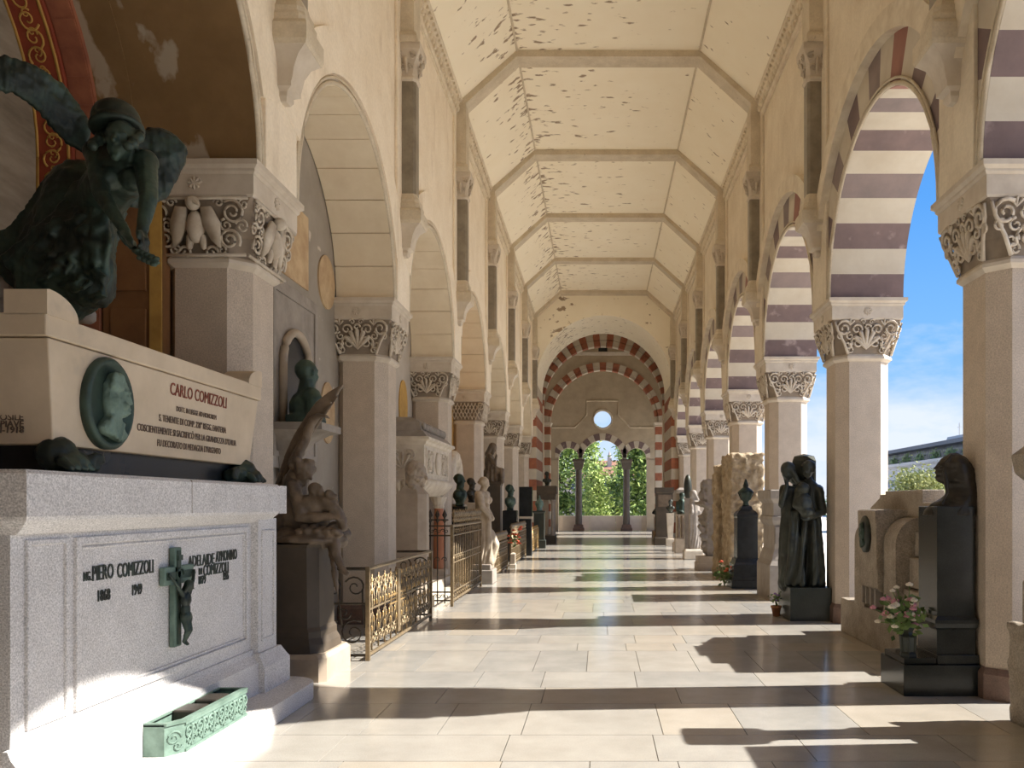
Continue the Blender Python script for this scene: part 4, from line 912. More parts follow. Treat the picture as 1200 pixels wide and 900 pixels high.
for i in range(9):
    f = i/8*.9+.06; a, b = along(lead, f), along(trail, f); fe.append((a.lerp(b, .55)+Vector((0, -.045, 0)), a.lerp(b, .97)+Vector((0, -.03, 0)), .028)); fe.append((a.lerp(b, .12)+Vector((0, -.045, 0)), a.lerp(b, .5)+Vector((0, -.055, 0)), .032))
wing('wing', lead, trail, .06, fe)
q = MB(t.location); q.tube([W(158, 292, 4.74), W(166, 299, 4.72), W(176, 304, 4.71), W(186, 308, 4.70)], .022, 6, .01)
for i in range(9):
    p = W(163+i*2.6, 298+i*1.2, 4.72); q.ell(p+Vector((0, -.01, .018*(-1)**i)), (.025, .02, .016), 6, 4)
q.build('laurel_branch', 'bronze_green', t, True)
t = thing('rock', 'rough pale rock on the sarcophagus lid under the angel', 'rock', W(30, 385, 5.55))
q = MB(t.location)
for px, py, Y, r in ((10, 350, 5.5, .22), (35, 362, 5.6, .25), (-10, 362, 5.5, .25), (60, 362, 5.6, .22), (20, 340, 5.55, .16), (78, 364, 5.6, .15), (-20, 345, 5.5, .2)): q.ell(W(px, py, Y), (r, r, r*.8))
sculpt('boulder', q, 'grey_stone', t, .03, 1, noise=(.06, 5))
# ---------------------------------------------------------------- niche memorial with bronze bust on the grey wall
fx = XL1-.01
t = thing('wall_memorial', 'tall grey marble wall memorial with an arched niche behind the bronze bust', 'memorial', (fx, 9.9, 2.1))
q = MB(t.location); q.box(fx, fx+.05, 9.1, 10.7, 2.12, 4.3); q.build('backing_slab', 'grey_stone', t, bevel=.01)
q = MB(t.location); frame(q, fx+.05, 9.2, 10.6, 2.25, 4.2, .06, .02); q.build('border_moulding', 'grey_stone', t)
def archtop(y, hw, z0, z1): return [(y-hw, z0), (y-hw, z1-hw)]+[(y-hw*math.cos(PI*i/14), z1-hw+hw*math.sin(PI*i/14)) for i in range(15)]+[(y+hw, z0)]
q = MB(t.location); q.prism(archtop(9.85, .40, 2.55, 3.72), 'x', fx+.05, fx+.056); q.build('niche_back', 'black_stone', t)
q = MB(t.location); P = archtop(9.85, .43, 2.55, 3.75); q.tube([(fx+.09, y, z) for y, z in P], .05, 8); q.build('niche_frame', 'pale_stele', t, True)
t = thing('console_bracket', 'flared grey stone bracket carrying the bronze bust', 'bracket', (-3.35, 9.5, 2.0))
q = MB(t.location); q.loft([[(fx+.055, 9.5-w, z), (fx+d, 9.5-w, z), (fx+d, 9.5+w, z), (fx+.055, 9.5+w, z)] for d, w, z in ((.1, .08, 1.95), (.2, .12, 2.2), (.35, .2, 2.42), (.5, .3, 2.52), (.62, .34, 2.54), (.62, .34, 2.62), (.56, .3, 2.63))]); q.build('console', 'grey_stone', t, 'auto')
t = thing('bust', 'bronze bust of a bald man with a moustache on the wall bracket', 'bust', (-3.37, 9.45, 2.63))
q = MB(t.location); c = W(360, 438, 9.4); head(q, c, .165, (.5, .9, .0), mous=True); q.cap(c-Vector((0, 0, .1)), c-Vector((.02, .02, .3)), .085, .1)
b = Vector((-3.38, 9.43, 2.75)); q.ell(b+Vector((0, 0, .06)), (.19, .24, .2)); q.cap(b+Vector((.12, -.17, .17)), b+Vector((-.1, .17, .17)), .11); q.cap(b+Vector((.16, -.2, .12)), b+Vector((.15, -.17, -.05)), .10, .09); q.cap(b+Vector((-.12, .2, .12)), b+Vector((-.1, .2, -.05)), .1, .09); q.box(b.x-.16, b.x+.16, b.y-.22, b.y+.22, 2.63, 2.72)
sculpt('figure', q, 'bronze_green', t, .014, 3, noise=(.004, 14))
# ---------------------------------------------------------------- child-angel group on a pedestal
t = thing('pedestal', 'dark stone pedestal under the winged child sculpture', 'pedestal', (-3.05, 8.2, 0))
q = MB(t.location); q.octa([(.43, .06, 0), (.43, .06, .22), (.40, .06, .26)], -3.05, 8.23); q.build('foot', 'pale_stele', t)
q = MB(t.location); q.octa([(.37, .1, .26), (.36, .1, .34), (.33, .09, .40), (.33, .09, .46), (.31, .09, .50), (.30, .09, 1.28), (.32, .09, 1.31)], -3.05, 8.23); q.build('die', 'dark_stele', t)
t = thing('child_angel_sculpture', 'brown marble winged child bending over a sleeping infant on the dark pedestal', 'statue', (-3.05, 8.2, 1.31))
q = MB(t.location); Y = 8.15
q.cap(W(335, 632, Y), W(400, 634, Y), .10, .07); q.cap(W(340, 628, 8.35), W(402, 626, 8.3), .12, .08); q.ell(W(365, 632, 8.2), (.36, .33, .07))
hc = W(357, 553, Y); head(q, hc, .125, (.75, -.3, -.55)); 
for i in range(16): a = i*2.4; q.ell(hc+Vector((-.03+.10*math.cos(a), .02+.10*math.sin(a), .03+.012*(i % 8))), .042)
q.cap(W(348, 562, 8.25), W(340, 612, 8.3), .13, .17); q.cap(W(340, 612, 8.3), W(375, 620, 8.25), .16, .12); q.cap(W(343, 570, 8.1), W(352, 600, 8.0), .07, .06); q.cap(W(352, 606, 8.0), W(388, 606, 8.0), .055, .04); hand(q, W(388, 606, 8.0), (1, 0, -.1), (0, .5, -1), .10, .5)
bh = W(372, 575, 8.05); head(q, bh, .085, (.6, -.5, .6), up=(-.6, 0, .8), hair='short'); q.ell(W(366, 592, 8.1), (.17, .13, .11)); q.ell(W(382, 590, 8.1), (.13, .11, .09)); q.cap(W(380, 585, 8.05), W(396, 600, 8.05), .06, .05); q.cap(W(396, 600, 8.05), W(404, 618, 8.05), .055, .04); q.cap(W(385, 578, 8.0), W(392, 582, 8.0), .04, .03)
q.cap(W(392, 618, 8.1), W(394, 650, 8.02), .065, .05); q.cap(W(394, 650, 8.02), W(402, 668, 7.98), .05, .03); q.cap(W(402, 668, 7.98), W(407, 672, 7.95), .03, .02)
q.cap(W(388, 640, 8.1), W(397, 705, 8.0), .04, .012)
q.cap(W(346, 540, 8.3), W(355, 522, 8.3), .065, .05); q.cap(W(355, 522, 8.3), W(366, 493, 8.3), .055, .04); q.cap(W(366, 493, 8.3), W(374, 487, 8.28), .045, .03); hand(q, W(372, 488, 8.28), (1, 0, .15), (.2, 0, -1), .13, .6)
for i in range(14): q.ell(W(350+i*3.6, 622+5*math.sin(i*2.1), 7.98+.03*(i % 3)), (.045, .04, .03))
sculpt('figures', q, 'brown_marble', t, .013, 2, noise=(.014, 9))
wp = [W(px, py, 8.38) for px, py in ((318, 588), (326, 560), (334, 535), (344, 512), (356, 492), (370, 473), (386, 459), (404, 450), (396, 462), (384, 479), (372, 498), (362, 517), (354, 535), (350, 556), (340, 580))]
q = MB(t.location); q.slab(wp, .06)
for i in range(6): q.cap(W(322+i*5, 575-i*8, 8.34), W(345+i*10, 520-i*11, 8.34), .02, .012, 6)
sculpt('wing', q, 'brown_marble', t, .014, 2, noise=(.006, 10))
# ---------------------------------------------------------------- railings on the left
def rail_panel(t, p0, p1, z0, z1, m, post=.02):
    """outer frame of a railing panel"""
    p0 = Vector(p0); p1 = Vector(p1); q = MB(t.location)
    for z in (z0, z1): q.tube([(p0.x, p0.y, z), (p1.x, p1.y, z)], post, 6)
    q.build('rail_frame', m, t)
    for p in (p0, p1): q = MB(t.location); q.box(p.x-post, p.x+post, p.y-post, p.y+post, 0, z1+.02); q.build('post', m, t)
X1 = -2.52
t = thing('scroll_railing', 'gilded wrought iron railing with leaf scrolls around the grey niche memorial', 'railing', (X1, 10.5, 0))
rail_panel(t, (X1, 8.9), (X1, 12.2), .06, 1.0, 'gilt_iron', .022)
q = MB(t.location); q.tube([(X1, 8.9, .55), (X1, 12.2, .55)], .012, 6); q.build('mid_rail', 'gilt_iron', t)
q = MB(t.location); q.box(X1-.02, X1+.02, 10.15, 10.28, .12, .90); q.build('lock_plate', 'gilt_iron', t)
q = MB(t.location)
for z in (.50, .55, .60): q.tube([(X1, 9.8, z), (X1, 10.6, z)], .012, 6)
q.build('latch_bars', 'gold_leaf', t)
def motif(c, u, off):
    q = MB(off); v = Vector((0, 0, 1)); c = Vector(c); u = Vector(u)
    for s in (-1, 1):
        q.spiral(c+u*s*.07+v*.30, u*s, v, .065, 1.4, .010, 1, -1.6, 18); q.spiral(c+u*s*.07-v*.32, u*s, v, .065, 1.4, .010, -1, 1.6, 18)
        q.tube([c+u*s*.05+v*.24, c+u*s*.09+v*.12, c+u*s*.03+v*.02], .009, 5); q.tube([c+u*s*.05-v*.26, c+u*s*.10-v*.14, c+u*s*.02-v*.03], .009, 5)
    q.tube([c+v*.40, c-v*.44], .010, 6); return q
def leaves(c, u, off):
    q = MB(off); v = Vector((0, 0, 1)); c = Vector(c); u = Vector(u)
    for a, b in ((.0, .20), (.0, -.2), (.08, .08), (-.08, .08), (.07, -.1), (-.07, -.1), (0, .33)): q.ell(c+u*a+v*b, (.012, .018, .04), 6, 5)
    return q
mm = motif((0, 0, 0), (0, 1, 0), (0, 0, 0)); me1 = pmesh('scroll', mm, 'gilt_iron', True); me2 = pmesh('leaf_spray', leaves((0, 0, 0), (0, 1, 0), (0, 0, 0)), 'gold_leaf', True)
for i in range(12):
    y = 9.05+i*.27; o = share('scroll', me1, t, Vector((X1, y, .53))-t.location); share('leaf_spray', me2, o)['kind'] = 'stuff'
for Y, m in ((8.9, 'iron'), (12.2, 'iron')):                 # side returns, their shade put into a darker colour
    for z, r in ((1.0, .02), (.06, .016), (.62, .012)): q = MB(t.location); q.tube([(X1, Y, z), (-3.02, Y, z)], r, 6); q.build('side_rail', m, t)
    for i in range(2):
        q = MB(t.location); c = Vector((-2.68-i*.25, Y, .3))
        q.spiral(c, (1, 0, 0), (0, 0, 1), .15, 1.5, .011, 1, 1.0); q.spiral(c+Vector((.02, 0, .5)), (-1, 0, 0), (0, 0, 1), .12, 1.4, .011, 1, .5); q.spiral(c+Vector((-.1, 0, .22)), (1, 0, 0), (0, 0, 1), .08, 1.3, .010, -1, 0)
        q.tube([c+Vector((.13, 0, .06)), c+Vector((.1, 0, .3)), c+Vector((.1, 0, .48))], .010, 5); q.build('side_scroll', m, t, True)
def spear_railing(label, X, y0, y1, h, m, gap, band=True, ret=None, spikes=True, mid=None, name='spear_railing'):
    t = thing(name, label, 'railing', (X, (y0+y1)/2, 0))
    rail_panel(t, (X, y0), (X, y1), .10, h-.12, m, .024)
    q = MB(t.location); q.tube([(X, y0, h-.28), (X, y1, h-.28)], .014, 6); q.tube([(X, y0, .24), (X, y1, .24)], .014, 6); q.build('cross_rail', m, t)
    if mid:
        q = MB(t.location); q.tube([(X, y0, mid), (X, y1, mid)], .012, 6); q.tube([(X, y0, mid+.12), (X, y1, mid+.12)], .012, 6); q.build('mid_rail', m, t)
    b = MB(); b.tube([(0, 0, .05), (0, 0, h-.02)], .011, 6)
    if spikes: b.lathe([(.011, h-.07), (.035, h-.03), (.014, h+.01), (.045, h+.06), (.003, h+.16)], n=6); b.cap((0, -.05, h-.02), (0, .05, h-.02), .014, .014, 6)
    for z in (.17, h-.20): b.spiral((0, .03, z), (0, 1, 0), (0, 0, 1), .035, 1, .008, 1, 0, 9, 4); b.spiral((0, -.03, z), (0, 1, 0), (0, 0, 1), .035, 1, .008, -1, 0, 9, 4)
    if mid: b.spiral((0, 0, mid+.06), (0, 1, 0), (0, 0, 1), .05, 1, .008, 1, 0, 12, 4)
    me = pmesh('baluster', b, m, True); nn = int((y1-y0)/gap)
    for i in range(1, nn): share('baluster', me, t, (0, y0+(y1-y0)*i/nn-t.location.y, 0))
    if ret:  # return coloured dark to imitate its shaded side
        bm_ = 'iron' if ret > 0 else m
        for i in range(1, 9): share('baluster', me, t, (-i*.12, y0-t.location.y, 0), PI/2, 'iron')
        q = MB(t.location)
        for z in (.10, .24, h-.28, h-.12): q = MB(t.location); q.tube([(X, y0, z), (X-1.1, y0, z)], .014, 6); q.build('side_rail', 'iron', t)
    return t
spear_railing('tall gilded iron spear railing before the carved marble wall tomb', -2.46, 13.62, 16.9, 1.46, 'gilt_iron', .19, ret=1, mid=.72)
spear_railing('low gilded iron railing beside the leaning marble woman', -2.44, 18.35, 21.5, .88, 'gilt_iron', .14, mid=.42)
spear_railing('gilded iron railing with red flowers tied to it', -2.40, 22.0, 26.4, 1.02, 'gilt_iron', .16, mid=.5)
spear_railing('farthest copper coloured low iron railing on the left', -2.36, 27.6, 31.2, .94, 'gold_leaf', .15, mid=.45, spikes=False)
# red flowers on the railing post
def bouquet(name, label, c, r, n, petals, stem=None, seed=1, cat='flowers', group=None, leafy=6):
    t = thing(name, label, cat, stem or c, group); rg = random.Random(seed); base = Vector(stem or c); g = MB(base)
    for i in range(n):
        p = Vector(c)+Vector((rg.gauss(0, r*.5), rg.gauss(0, r*.5), rg.gauss(0, r*.45))); q = MB(base); s = r*(.13+rg.random()*.07)
        for a in range(5): q.ell(p+Vector((s*.6*math.cos(a*1.256), s*.6*math.sin(a*1.256), s*.2)), (s*.6, s*.6, s*.5), 6, 4)
        q.ell(p+Vector((0, 0, s*.45)), s*.6, 6, 4); q.build('blossom', rg.choice(petals), t, True)
        g.tube([p, base+(p-base)*.5+Vector((0, 0, .01)), base], .004, 4)
    for i in range(n*leafy):
        p = Vector(c)+Vector((rg.gauss(0, r*.5), rg.gauss(0, r*.5), rg.gauss(-r*.3, r*.45))); d = Vector((rg.gauss(0, 1), rg.gauss(0, 1), rg.random())).normalized()*r*.26; e = d.cross(Vector((rg.random(), 1, 0))).normalized()*r*.12
        g.add([p-d, p+e, p+d, p-e], [(0, 1, 2, 3)])
    o = g.build('leaves', 'leaf_dark', t); o['kind'] = 'stuff'; return t
bouquet('flowers', 'bunch of red flowers fixed to the left railing', W(603, 629, 21.75), .24, 22, ['petal_red'], tuple(W(603, 641, 21.75)), 3, leafy=1)
t = thing('marker_post', 'small pale stone post below the red flowers', 'post', (W(601, 660, 21.75).x, 21.8, 0))
q = MB(t.location); q.stack([(.08, 0), (.08, .1), (.06, .12), (.06, .36), (.07, .38), (.02, .42)], t.location.x, 21.8); q.build('block', 'white_marble', t)
# ---------------------------------------------------------------- herm with long-haired bust
t = thing('herm', 'stone herm with a long haired young man head behind the scroll railing', 'bust', (-2.96, 13.0, 0))
q = MB(t.location); x, y = -2.96, 13.0
q.loft([[(x-.24, y-.15, z), (x+.10, y-.15, z), (x+.22, y-.05, z), (x+.22, y+.15, z), (x-.24, y+.15, z)] for z in (0, 1.86)]+[[(x-.10, y-.11, 2.0), (x+.05, y-.11, 2.0), (x+.12, y-.05, 1.98), (x+.12, y+.10, 1.98), (x-.10, y+.10, 2.0)]]); q.build('shaft', 'pale_stele', t, bevel=.008)
q = MB(t.location); head(q, (x+.09, y, 2.15), .17, (1, -.35, -.15), hair='long')
for i in range(46):
    a = 2.2*i; tt_ = i/45; rr_ = .155-.02*tt_; p = Vector((x+.05-.02*tt_, y+.01, 2.33-.36*tt_))+Vector((rr_*math.cos(a)*.9, rr_*math.sin(a), 0))*(.45+.55*min(1, tt_*3.5))
    if not (p.x > x+.13 and p.z < 2.26): q.ell(p, .042)
q.cap((x+.02, y, 2.25), (x+.0, y, 2.02), .15, .13); q.cap((x+.05, y, 2.08), (x+.01, y, 1.95), .08, .11); sculpt('head', q, 'pale_stele', t, .011, 1, noise=(.008, 16))
# ---------------------------------------------------------------- carved marble wall tomb
t = thing('wall_tomb', 'pale carved marble wall tomb on red columns with acanthus panels', 'tomb', (-3.3, 14.9, 0))
def q_(): return MB(t.location)
x0, x1, y0, y1 = -3.68, -2.95, 13.75, 16.0
q = q_(); q.box(x0, x1, y0, y1, 2.12, 2.72); ch = q.build('chest', 'white_marble', t)
q = q_(); q.loft([[(x0, y0-e, z), (x1+e, y0-e, z), (x1+e, y1+e, z), (x0, y1+e, z)] for e, z in ((0, 2.70), (.03, 2.72), (.05, 2.76), (.10, 2.79), (.10, 2.83), (.06, 2.84))]); q.build('cornice', 'white_marble', t)
q = q_(); q.loft([[(x0, y0-e, z), (x1+e, y0-e, z), (x1+e, y1+e, z), (x0, y1+e, z)] for e, z in ((-.12, 1.84), (-.10, 1.88), (-.02, 1.98), (.03, 2.06), (.05, 2.10), (.05, 2.13), (0, 2.14))]); gd = q.build('gadrooned_base', 'white_marble', t)
for i in range(15): q = q_(); y = y0+.1+i*(y1-y0-.2)/14; q.cap((x1-.11, y, 1.88), (x1+.02, y, 2.07), .035, .07, 8); q.build('gadroon', 'white_marble', gd, True)
for i in range(5): q = q_(); x = x0+.15+i*.13; q.cap((x, y0+.11, 1.88), (x, y0-.02, 2.07), .03, .06, 8); q.build('gadroon', 'white_marble', gd, True)
def acanthus(q, c, u, v, w, h):
    c = Vector(c); u = Vector(u); v = Vector(v)
    for s in (-1, 1):
        q.spiral(c+u*s*w*.25+v*h*.22, u*s, v, w*.2, 1.5, w*.035, -1, 2.2); q.spiral(c+u*s*w*.25-v*h*.22, u*s, v, w*.2, 1.5, w*.035, 1, -2.2)
    for a in (-1.1, -.55, 0, .55, 1.1): q.cap(c-v*h*.3, c-v*h*.3+u*math.sin(a)*w*.42+v*math.cos(a)*h*.6, w*.03, w*.06, 6)
q = q_(); frame(q, x1, y0+.12, y1-.12, 2.2, 2.66, .03, .015); q.build('panel_frame', 'white_marble', ch)
for yy, ww in ((y0+.5, .55), (y1-.5, .55)): q = q_(); acanthus(q, (x1+.005, yy, 2.43), (0, 1, 0), (0, 0, 1), ww, .40); q.build('acanthus_panel', 'carving_stone', ch, True)
q = q_(); q.loft([[(x1+d, (y0+y1)/2+a*math.cos(2*PI*i/20), 2.43+b*math.sin(2*PI*i/20)) for i in range(20)] for d, a, b in ((0, .2, .21), (.03, .19, .2), (.05, .12, .14))]); q.build('oval_boss', 'white_marble', ch, True)
q = q_(); acanthus(q, ((x0+x1)/2, y0-.005, 2.43), (1, 0, 0), (0, 0, 1), .5, .42); q.build('acanthus_panel', 'carving_stone', ch, True)
q = q_(); q.loft([[(x0, y0-e, z), (x1+e, y0-e, z), (x1+e, y1+e, z), (x0, y1+e, z)] for e, z in ((.05, 2.84), (-.02, 2.93), (-.06, 2.95), (-.10, 3.10), (-.30, 3.2))]); q.build('lid', 'grey_stone', t)
for i in range(14): q = q_(); y = y0+.2+i*.14; q.ell((x1-.05, y, 3.03), (.04, .06, .07), 6, 5); q.build('scale_ornament', 'grey_stone', t, True)
for y in (y0+.18, y1-.18):
    q = q_(); q.stack([(.15, .33), (.15, .42), (.12, .46)], x1-.16, y); q.build('column_base', 'white_marble', t)
    q = q_(); q.lathe([(.10, .46), (.11, .9), (.09, 1.62)], (x1-.16, y), 14); q.build('column', 'red_marble', t, 'auto')
    q = q_(); q.lathe([(.09, 1.62), (.11, 1.65), (.10, 1.68), (.15, 1.80), (.16, 1.84)], (x1-.16, y), 12); q.build('column_capital', 'white_marble', t)
q = q_(); q.box(x0, x1-.45, y0+.1, y1-.1, .33, 1.85); q.build('backing', 'pale_stele', t)
q = q_(); q.box(x0, -2.75, y0-.15, y1+.05, 0, .17); q.box(x0, -2.88, y0-.08, y1, .17, .33); q.build('steps', 'white_marble', t)
# ---------------------------------------------------------------- bay 2-3: wreath, bronze bust, leaning woman
t = thing('shell_monument', 'pale round marble wreath monument behind the dark bronze bust', 'memorial', (-3.45, 19.1, 0))
q = MB(t.location); q.box(-3.68, -3.2, 18.3, 19.9, 0, 1.7); q.build('block', 'pale_stele', t)
q = MB(t.location); 
for i in range(24): a = 2*PI*i/24; q.ell((-3.4, 19.1+.62*math.cos(a), 2.2+.62*math.sin(a)), (.13, .15, .15), 8, 5)
q.prism([(19.1+.6*math.cos(2*PI*i/24), 2.2+.6*math.sin(2*PI*i/24)) for i in range(24)], 'x', -3.5, -3.4); sculpt('wreath', q, 'white_marble', t, .03, 2, noise=(.02, 9))
def bust(label, x, y, z, s, m, f, ped=None, mous=False, hair='short', name='bust'):
    t = thing(name, label, 'bust', (x, y, z)); q = MB(t.location)
    head(q, (x, y, z+.62*s), .16*s, f, hair=hair, mous=mous); q.cap((x, y, z+.52*s), (x, y, z+.34*s), .08*s, .11*s); q.ell((x, y, z+.27*s), (.18*s, .20*s, .17*s))
    fx_, fy_ = Vector(f[:2]).normalized(); q.cap((x-fy_*.17*s, y+fx_*.17*s, z+.30*s), (x+fy_*.17*s, y-fx_*.17*s, z+.30*s), .105*s)
    q.cap((x, y, z+.2*s), (x, y, z+.06*s), .15*s, .09*s); q.box(x-.1*s, x+.1*s, y-.1*s, y+.1*s, z, z+.06*s)
    sculpt('figure', q, m, t, .018*s, 2, noise=(.006, 12)); return t
bust('dark green bronze bust on a black plinth behind the tall railing', W(539, 590, 18.0).x, 18.0, 1.66, .9, 'bronze_green', (1, -.2, 0))
x = W(539, 600, 18.0).x
t = thing('plinth', 'black stone plinth carrying the dark green bronze bust', 'pedestal', (x, 18, 0)); q = MB(t.location); q.stack([(.30, 0), (.30, .1), (.26, .14), (.24, 1.3), (.30, 1.36), (.30, 1.46), (.14, 1.47), (.14, 1.655)], x, 18); q.build('block', 'black_stone', t)
bust('small dark bronze head behind the leaning marble woman', W(548, 580, 19.3).x, 19.9, 1.75, .75, 'bronze_brown', (1, -.2, 0)); x = W(548, 580, 19.3).x
t = thing('plinth', 'plain stone plinth under the small dark bronze head', 'pedestal', (x, 19.9, 0)); q = MB(t.location); q.stack([(.2, 0), (.2, 1.68), (.22, 1.7), (.22, 1.745)], x, 19.9); q.build('block', 'pale_stele', t)
def woman(mb, base, h, f, lean=(0, 0), hair='bun', arm=None):
    """standing draped figure; f = facing; lean = offset of the head"""
    b = Vector(base); f = Vector(f).normalized(); s = f.cross(Vector((0, 0, 1))); L_ = Vector((lean[0], lean[1], 0))
    P = lambda a, c, z: b+s*a*h+f*c*h+Vector((0, 0, z*h))+L_*max(0, z)**1.5
    mb.cap(P(0, 0, .02), P(0, 0, .30), .14*h, .105*h, 12); mb.cap(P(0, 0, .30), P(0, -.01, .54), .11*h, .10*h, 12); mb.cap(P(0, -.01, .54), P(0, 0, .64), .085*h, .08*h); mb.cap(P(0, 0, .64), P(0, .0, .75), .085*h, .09*h)
    mb.cap(P(-.085, 0, .80), P(.085, 0, .80), .05*h); mb.cap(P(0, 0, .80), P(0, .015, .88), .04*h, .035*h); mb.ell(P(-.045, .06, .735), .045*h); mb.ell(P(.045, .06, .735), .045*h)
    head(mb, P(0, .03, .925), .07*h, f+Vector((0, 0, -.25)), hair=hair); return P
t = thing('marble_woman', 'pale marble woman in flowing drapery leaning forward beside the low railing', 'statue', (W(566, 670, 17.7).x, 17.7, 0)); x = t.location.x
q = MB(t.location); q.box(x-.25, x+.25, 17.4, 18.1, 0, .30); q.box(x-.2, x+.2, 17.45, 18.05, .30, .42); q.build('base', 'grey_stone', t, bevel=.02)
q = MB(t.location); P = woman(q, (x-.02, 17.75, .42), 1.86, (1, -.3, 0)); h = 1.86
q.cap(P(.10, 0, .80), P(.14, .06, .66), .05*h, .042*h); q.cap(P(.14, .06, .66), P(.10, .13, .55), .04*h, .028*h); hand(q, P(.10, .13, .55), (.3, -.3, -.9), (0, 0, -1), .14); q.cap(P(-.10, 0, .80), P(-.15, -.02, .64), .05*h, .04*h); q.cap(P(-.15, -.02, .64), P(-.10, .08, .52), .04*h, .03*h)
for i in range(5): q.cap(P(.04, .03*i-.04, .75-.02*i), P(.05, .04+.02*i, .02), .03*h, .045*h)
q.cap(P(0, .10, .35), P(.0, .16, .22), .05*h, .05*h); q.cap(P(0, .16, .22), P(0, .10, .03), .05*h, .06*h)
q.cap(P(0, 0, .5), P(.0, .02, .03), .10*h, .125*h, 14)
sculpt('figure', q, 'statue_marble', t, .016, 2, fold=[(x, 17.72, .4, 1.5, .014, 8)], noise=(.006, 8))
# ---------------------------------------------------------------- seated draped woman on a tall stele
Y = 22.5; x = W(579, 560, Y).x
t = thing('stele', 'tall brown stone stele carrying the seated draped woman', 'pedestal', (x, Y, 0)); q = MB(t.location); q.stack([(.26, 0), (.26, .2), (.20, .26), (.19, 2.2), (.22, 2.24), (.22, 2.32)], x, Y); q.build('shaft', 'dark_stele', t)
t = thing('seated_woman', 'brown draped woman seated with bowed head on the tall stele', 'statue', (x, Y, 2.32)); q = MB(t.location)
q.cap((x-.05, Y, 2.4), (x-.02, Y, 2.6), .22, .18); q.cap((x-.08, Y, 2.6), (x-.12, Y, 2.95), .15, .13); q.cap((x-.12, Y-.12, 3.0), (x-.12, Y+.12, 3.0), .09); head(q, (x-.03, Y-.03, 3.22), .14, (1, -.5, -.6), hair='veil'); q.cap((x-.02, Y-.1, 2.62), (x+.2, Y-.1, 2.6), .11, .10); q.cap((x+.2, Y-.1, 2.6), (x+.22, Y-.1, 2.34), .10, .08)
q.cap((x-.1, Y-.17, 2.98), (x+.05, Y-.22, 2.78), .06, .05); q.cap((x+.05, Y-.22, 2.78), (x+.08, Y-.12, 3.02), .045, .035); q.cap((x-.15, Y, 2.5), (x-.22, Y, 2.34), .17, .14); hand(q, (x+.08, Y-.12, 3.02), (0, .1, 1), (-1, 0, 0), .1)
sculpt('figure', q, 'brown_marble', t, .018, 2, fold=[(x, Y, 2.3, 3.1, .03, 5)], noise=(.008, 9))
# small bronze bust on a black stele, black slabs, green lantern, aedicule tomb
Y = 24.6; x = W(598, 590, Y).x
t = thing('stele', 'black stone stele under the green bronze bust far left', 'pedestal', (x, Y, 0)); q = MB(t.location); q.stack([(.21, 0), (.21, 1.5), (.19, 1.52)], x, Y); q.build('shaft', 'black_stone', t)
bust('green bronze bust on the black stele far left', x, Y, 1.52, .98, 'bronze_green', (.9, -.3, 0))
Y = 27.2; x = W(616.5, 590, Y).x
t = thing('black_slab_monument', 'monument of two stacked black stone slabs far left', 'memorial', (x, Y, 0)); q = MB(t.location); q.box(x-.25, x+.2, Y-.15, Y+.15, 0, 1.22, .02); q.build('lower_slab', 'black_stone', t)
q = MB(t.location); q.box(x-.2, x+.2, Y-.12, Y+.12, 1.22, 1.30); q.build('white_joint', 'white_marble', t); q = MB(t.location); q.box(x-.22, x+.21, Y-.14, Y+.14, 1.30, 2.28); q.build('upper_slab', 'black_stone', t)
Y = 31.8; x = W(632, 600, Y).x
t = thing('green_monument', 'green bronze urn topped grave marker far left', 'memorial', (x, Y, 0)); q = MB(t.location); q.stack([(.25, 0), (.25, .3), (.2, .34), (.2, 1.35), (.24, 1.4), (.24, 1.45)], x, Y); q.build('block', 'green_granite', t)
q = MB(t.location); q.lathe([(.12, 1.45), (.08, 1.5), (.17, 1.7), (.15, 1.8), (.06, 1.9), (.02, 2.05)], (x, Y), 12); q.build('urn', 'verdigris', t, True)
Y = 35.8; x = W(642.5, 600, Y).x
t = thing('aedicule_tomb', 'dark stone canopy tomb with columns and a bronze head by the striped jamb', 'tomb', (x, Y, 0)); q = MB(t.location); q.box(x-.45, x+.35, Y-.5, Y+.4, 0, .35); q.build('base', 'dark_stele', t)
for dx, dy in ((-.3, -.35), (.22, -.35), (.22, .25)): q = MB(t.location); q.lathe([(.12, .35), (.09, .45), (.08, 1.75), (.13, 1.9)], (x+dx, Y+dy), 10); q.build('column', 'grey_stone', t)
q = MB(t.location); q.box(x-.42, x+.33, Y-.45, Y+.35, 1.9, 2.15); q.box(x-.47, x+.38, Y-.5, Y+.4, 2.15, 2.5); q.build('entablature', 'dark_stele', t); q = MB(t.location); q.box(x-.3, x+.0, Y-.1, Y+.2, .35, 1.9); q.build('back_panel', 'pale_stele', t)
bust('dark bronze head on top of the canopy tomb', x-.05, Y-.05, 2.5, .8, 'bronze_dark', (.6, -.8, 0))
# ================================================================ right side
# dark granite pillar with hooded bust
t = thing('granite_pillar_monument', 'polished dark granite pillar monument on a stepped base beside the first right pier', 'memorial', (3.1, 7.5, 0))
q = MB(t.location); q.box(2.69, 3.375, 7.25, 7.85, 0, .275); q.build('base', 'dark_granite', t, bevel=.006)
q = MB(t.location); q.box(2.71, 3.0, 7.30, 7.80, .275, .33); q.build('flower_step', 'dark_granite', t, bevel=.006); q = MB(t.location); q.box(3.0, 3.372, 7.28, 7.80, .275, .36); q.build('step', 'dark_granite', t, bevel=.006)
q = MB(t.location); q.loft([[(3.01-e, 7.31-e, z), (3.345+e*.8, 7.31-e, z), (3.345+e*.8, 7.74+e, z), (3.01-e, 7.74+e, z)] for e, z in ((.005, .36), (.005, .58), (.02, .60), (.03, .64), (.03, .67), (.0, .70))]); q.build('moulded_foot', 'dark_granite', t)
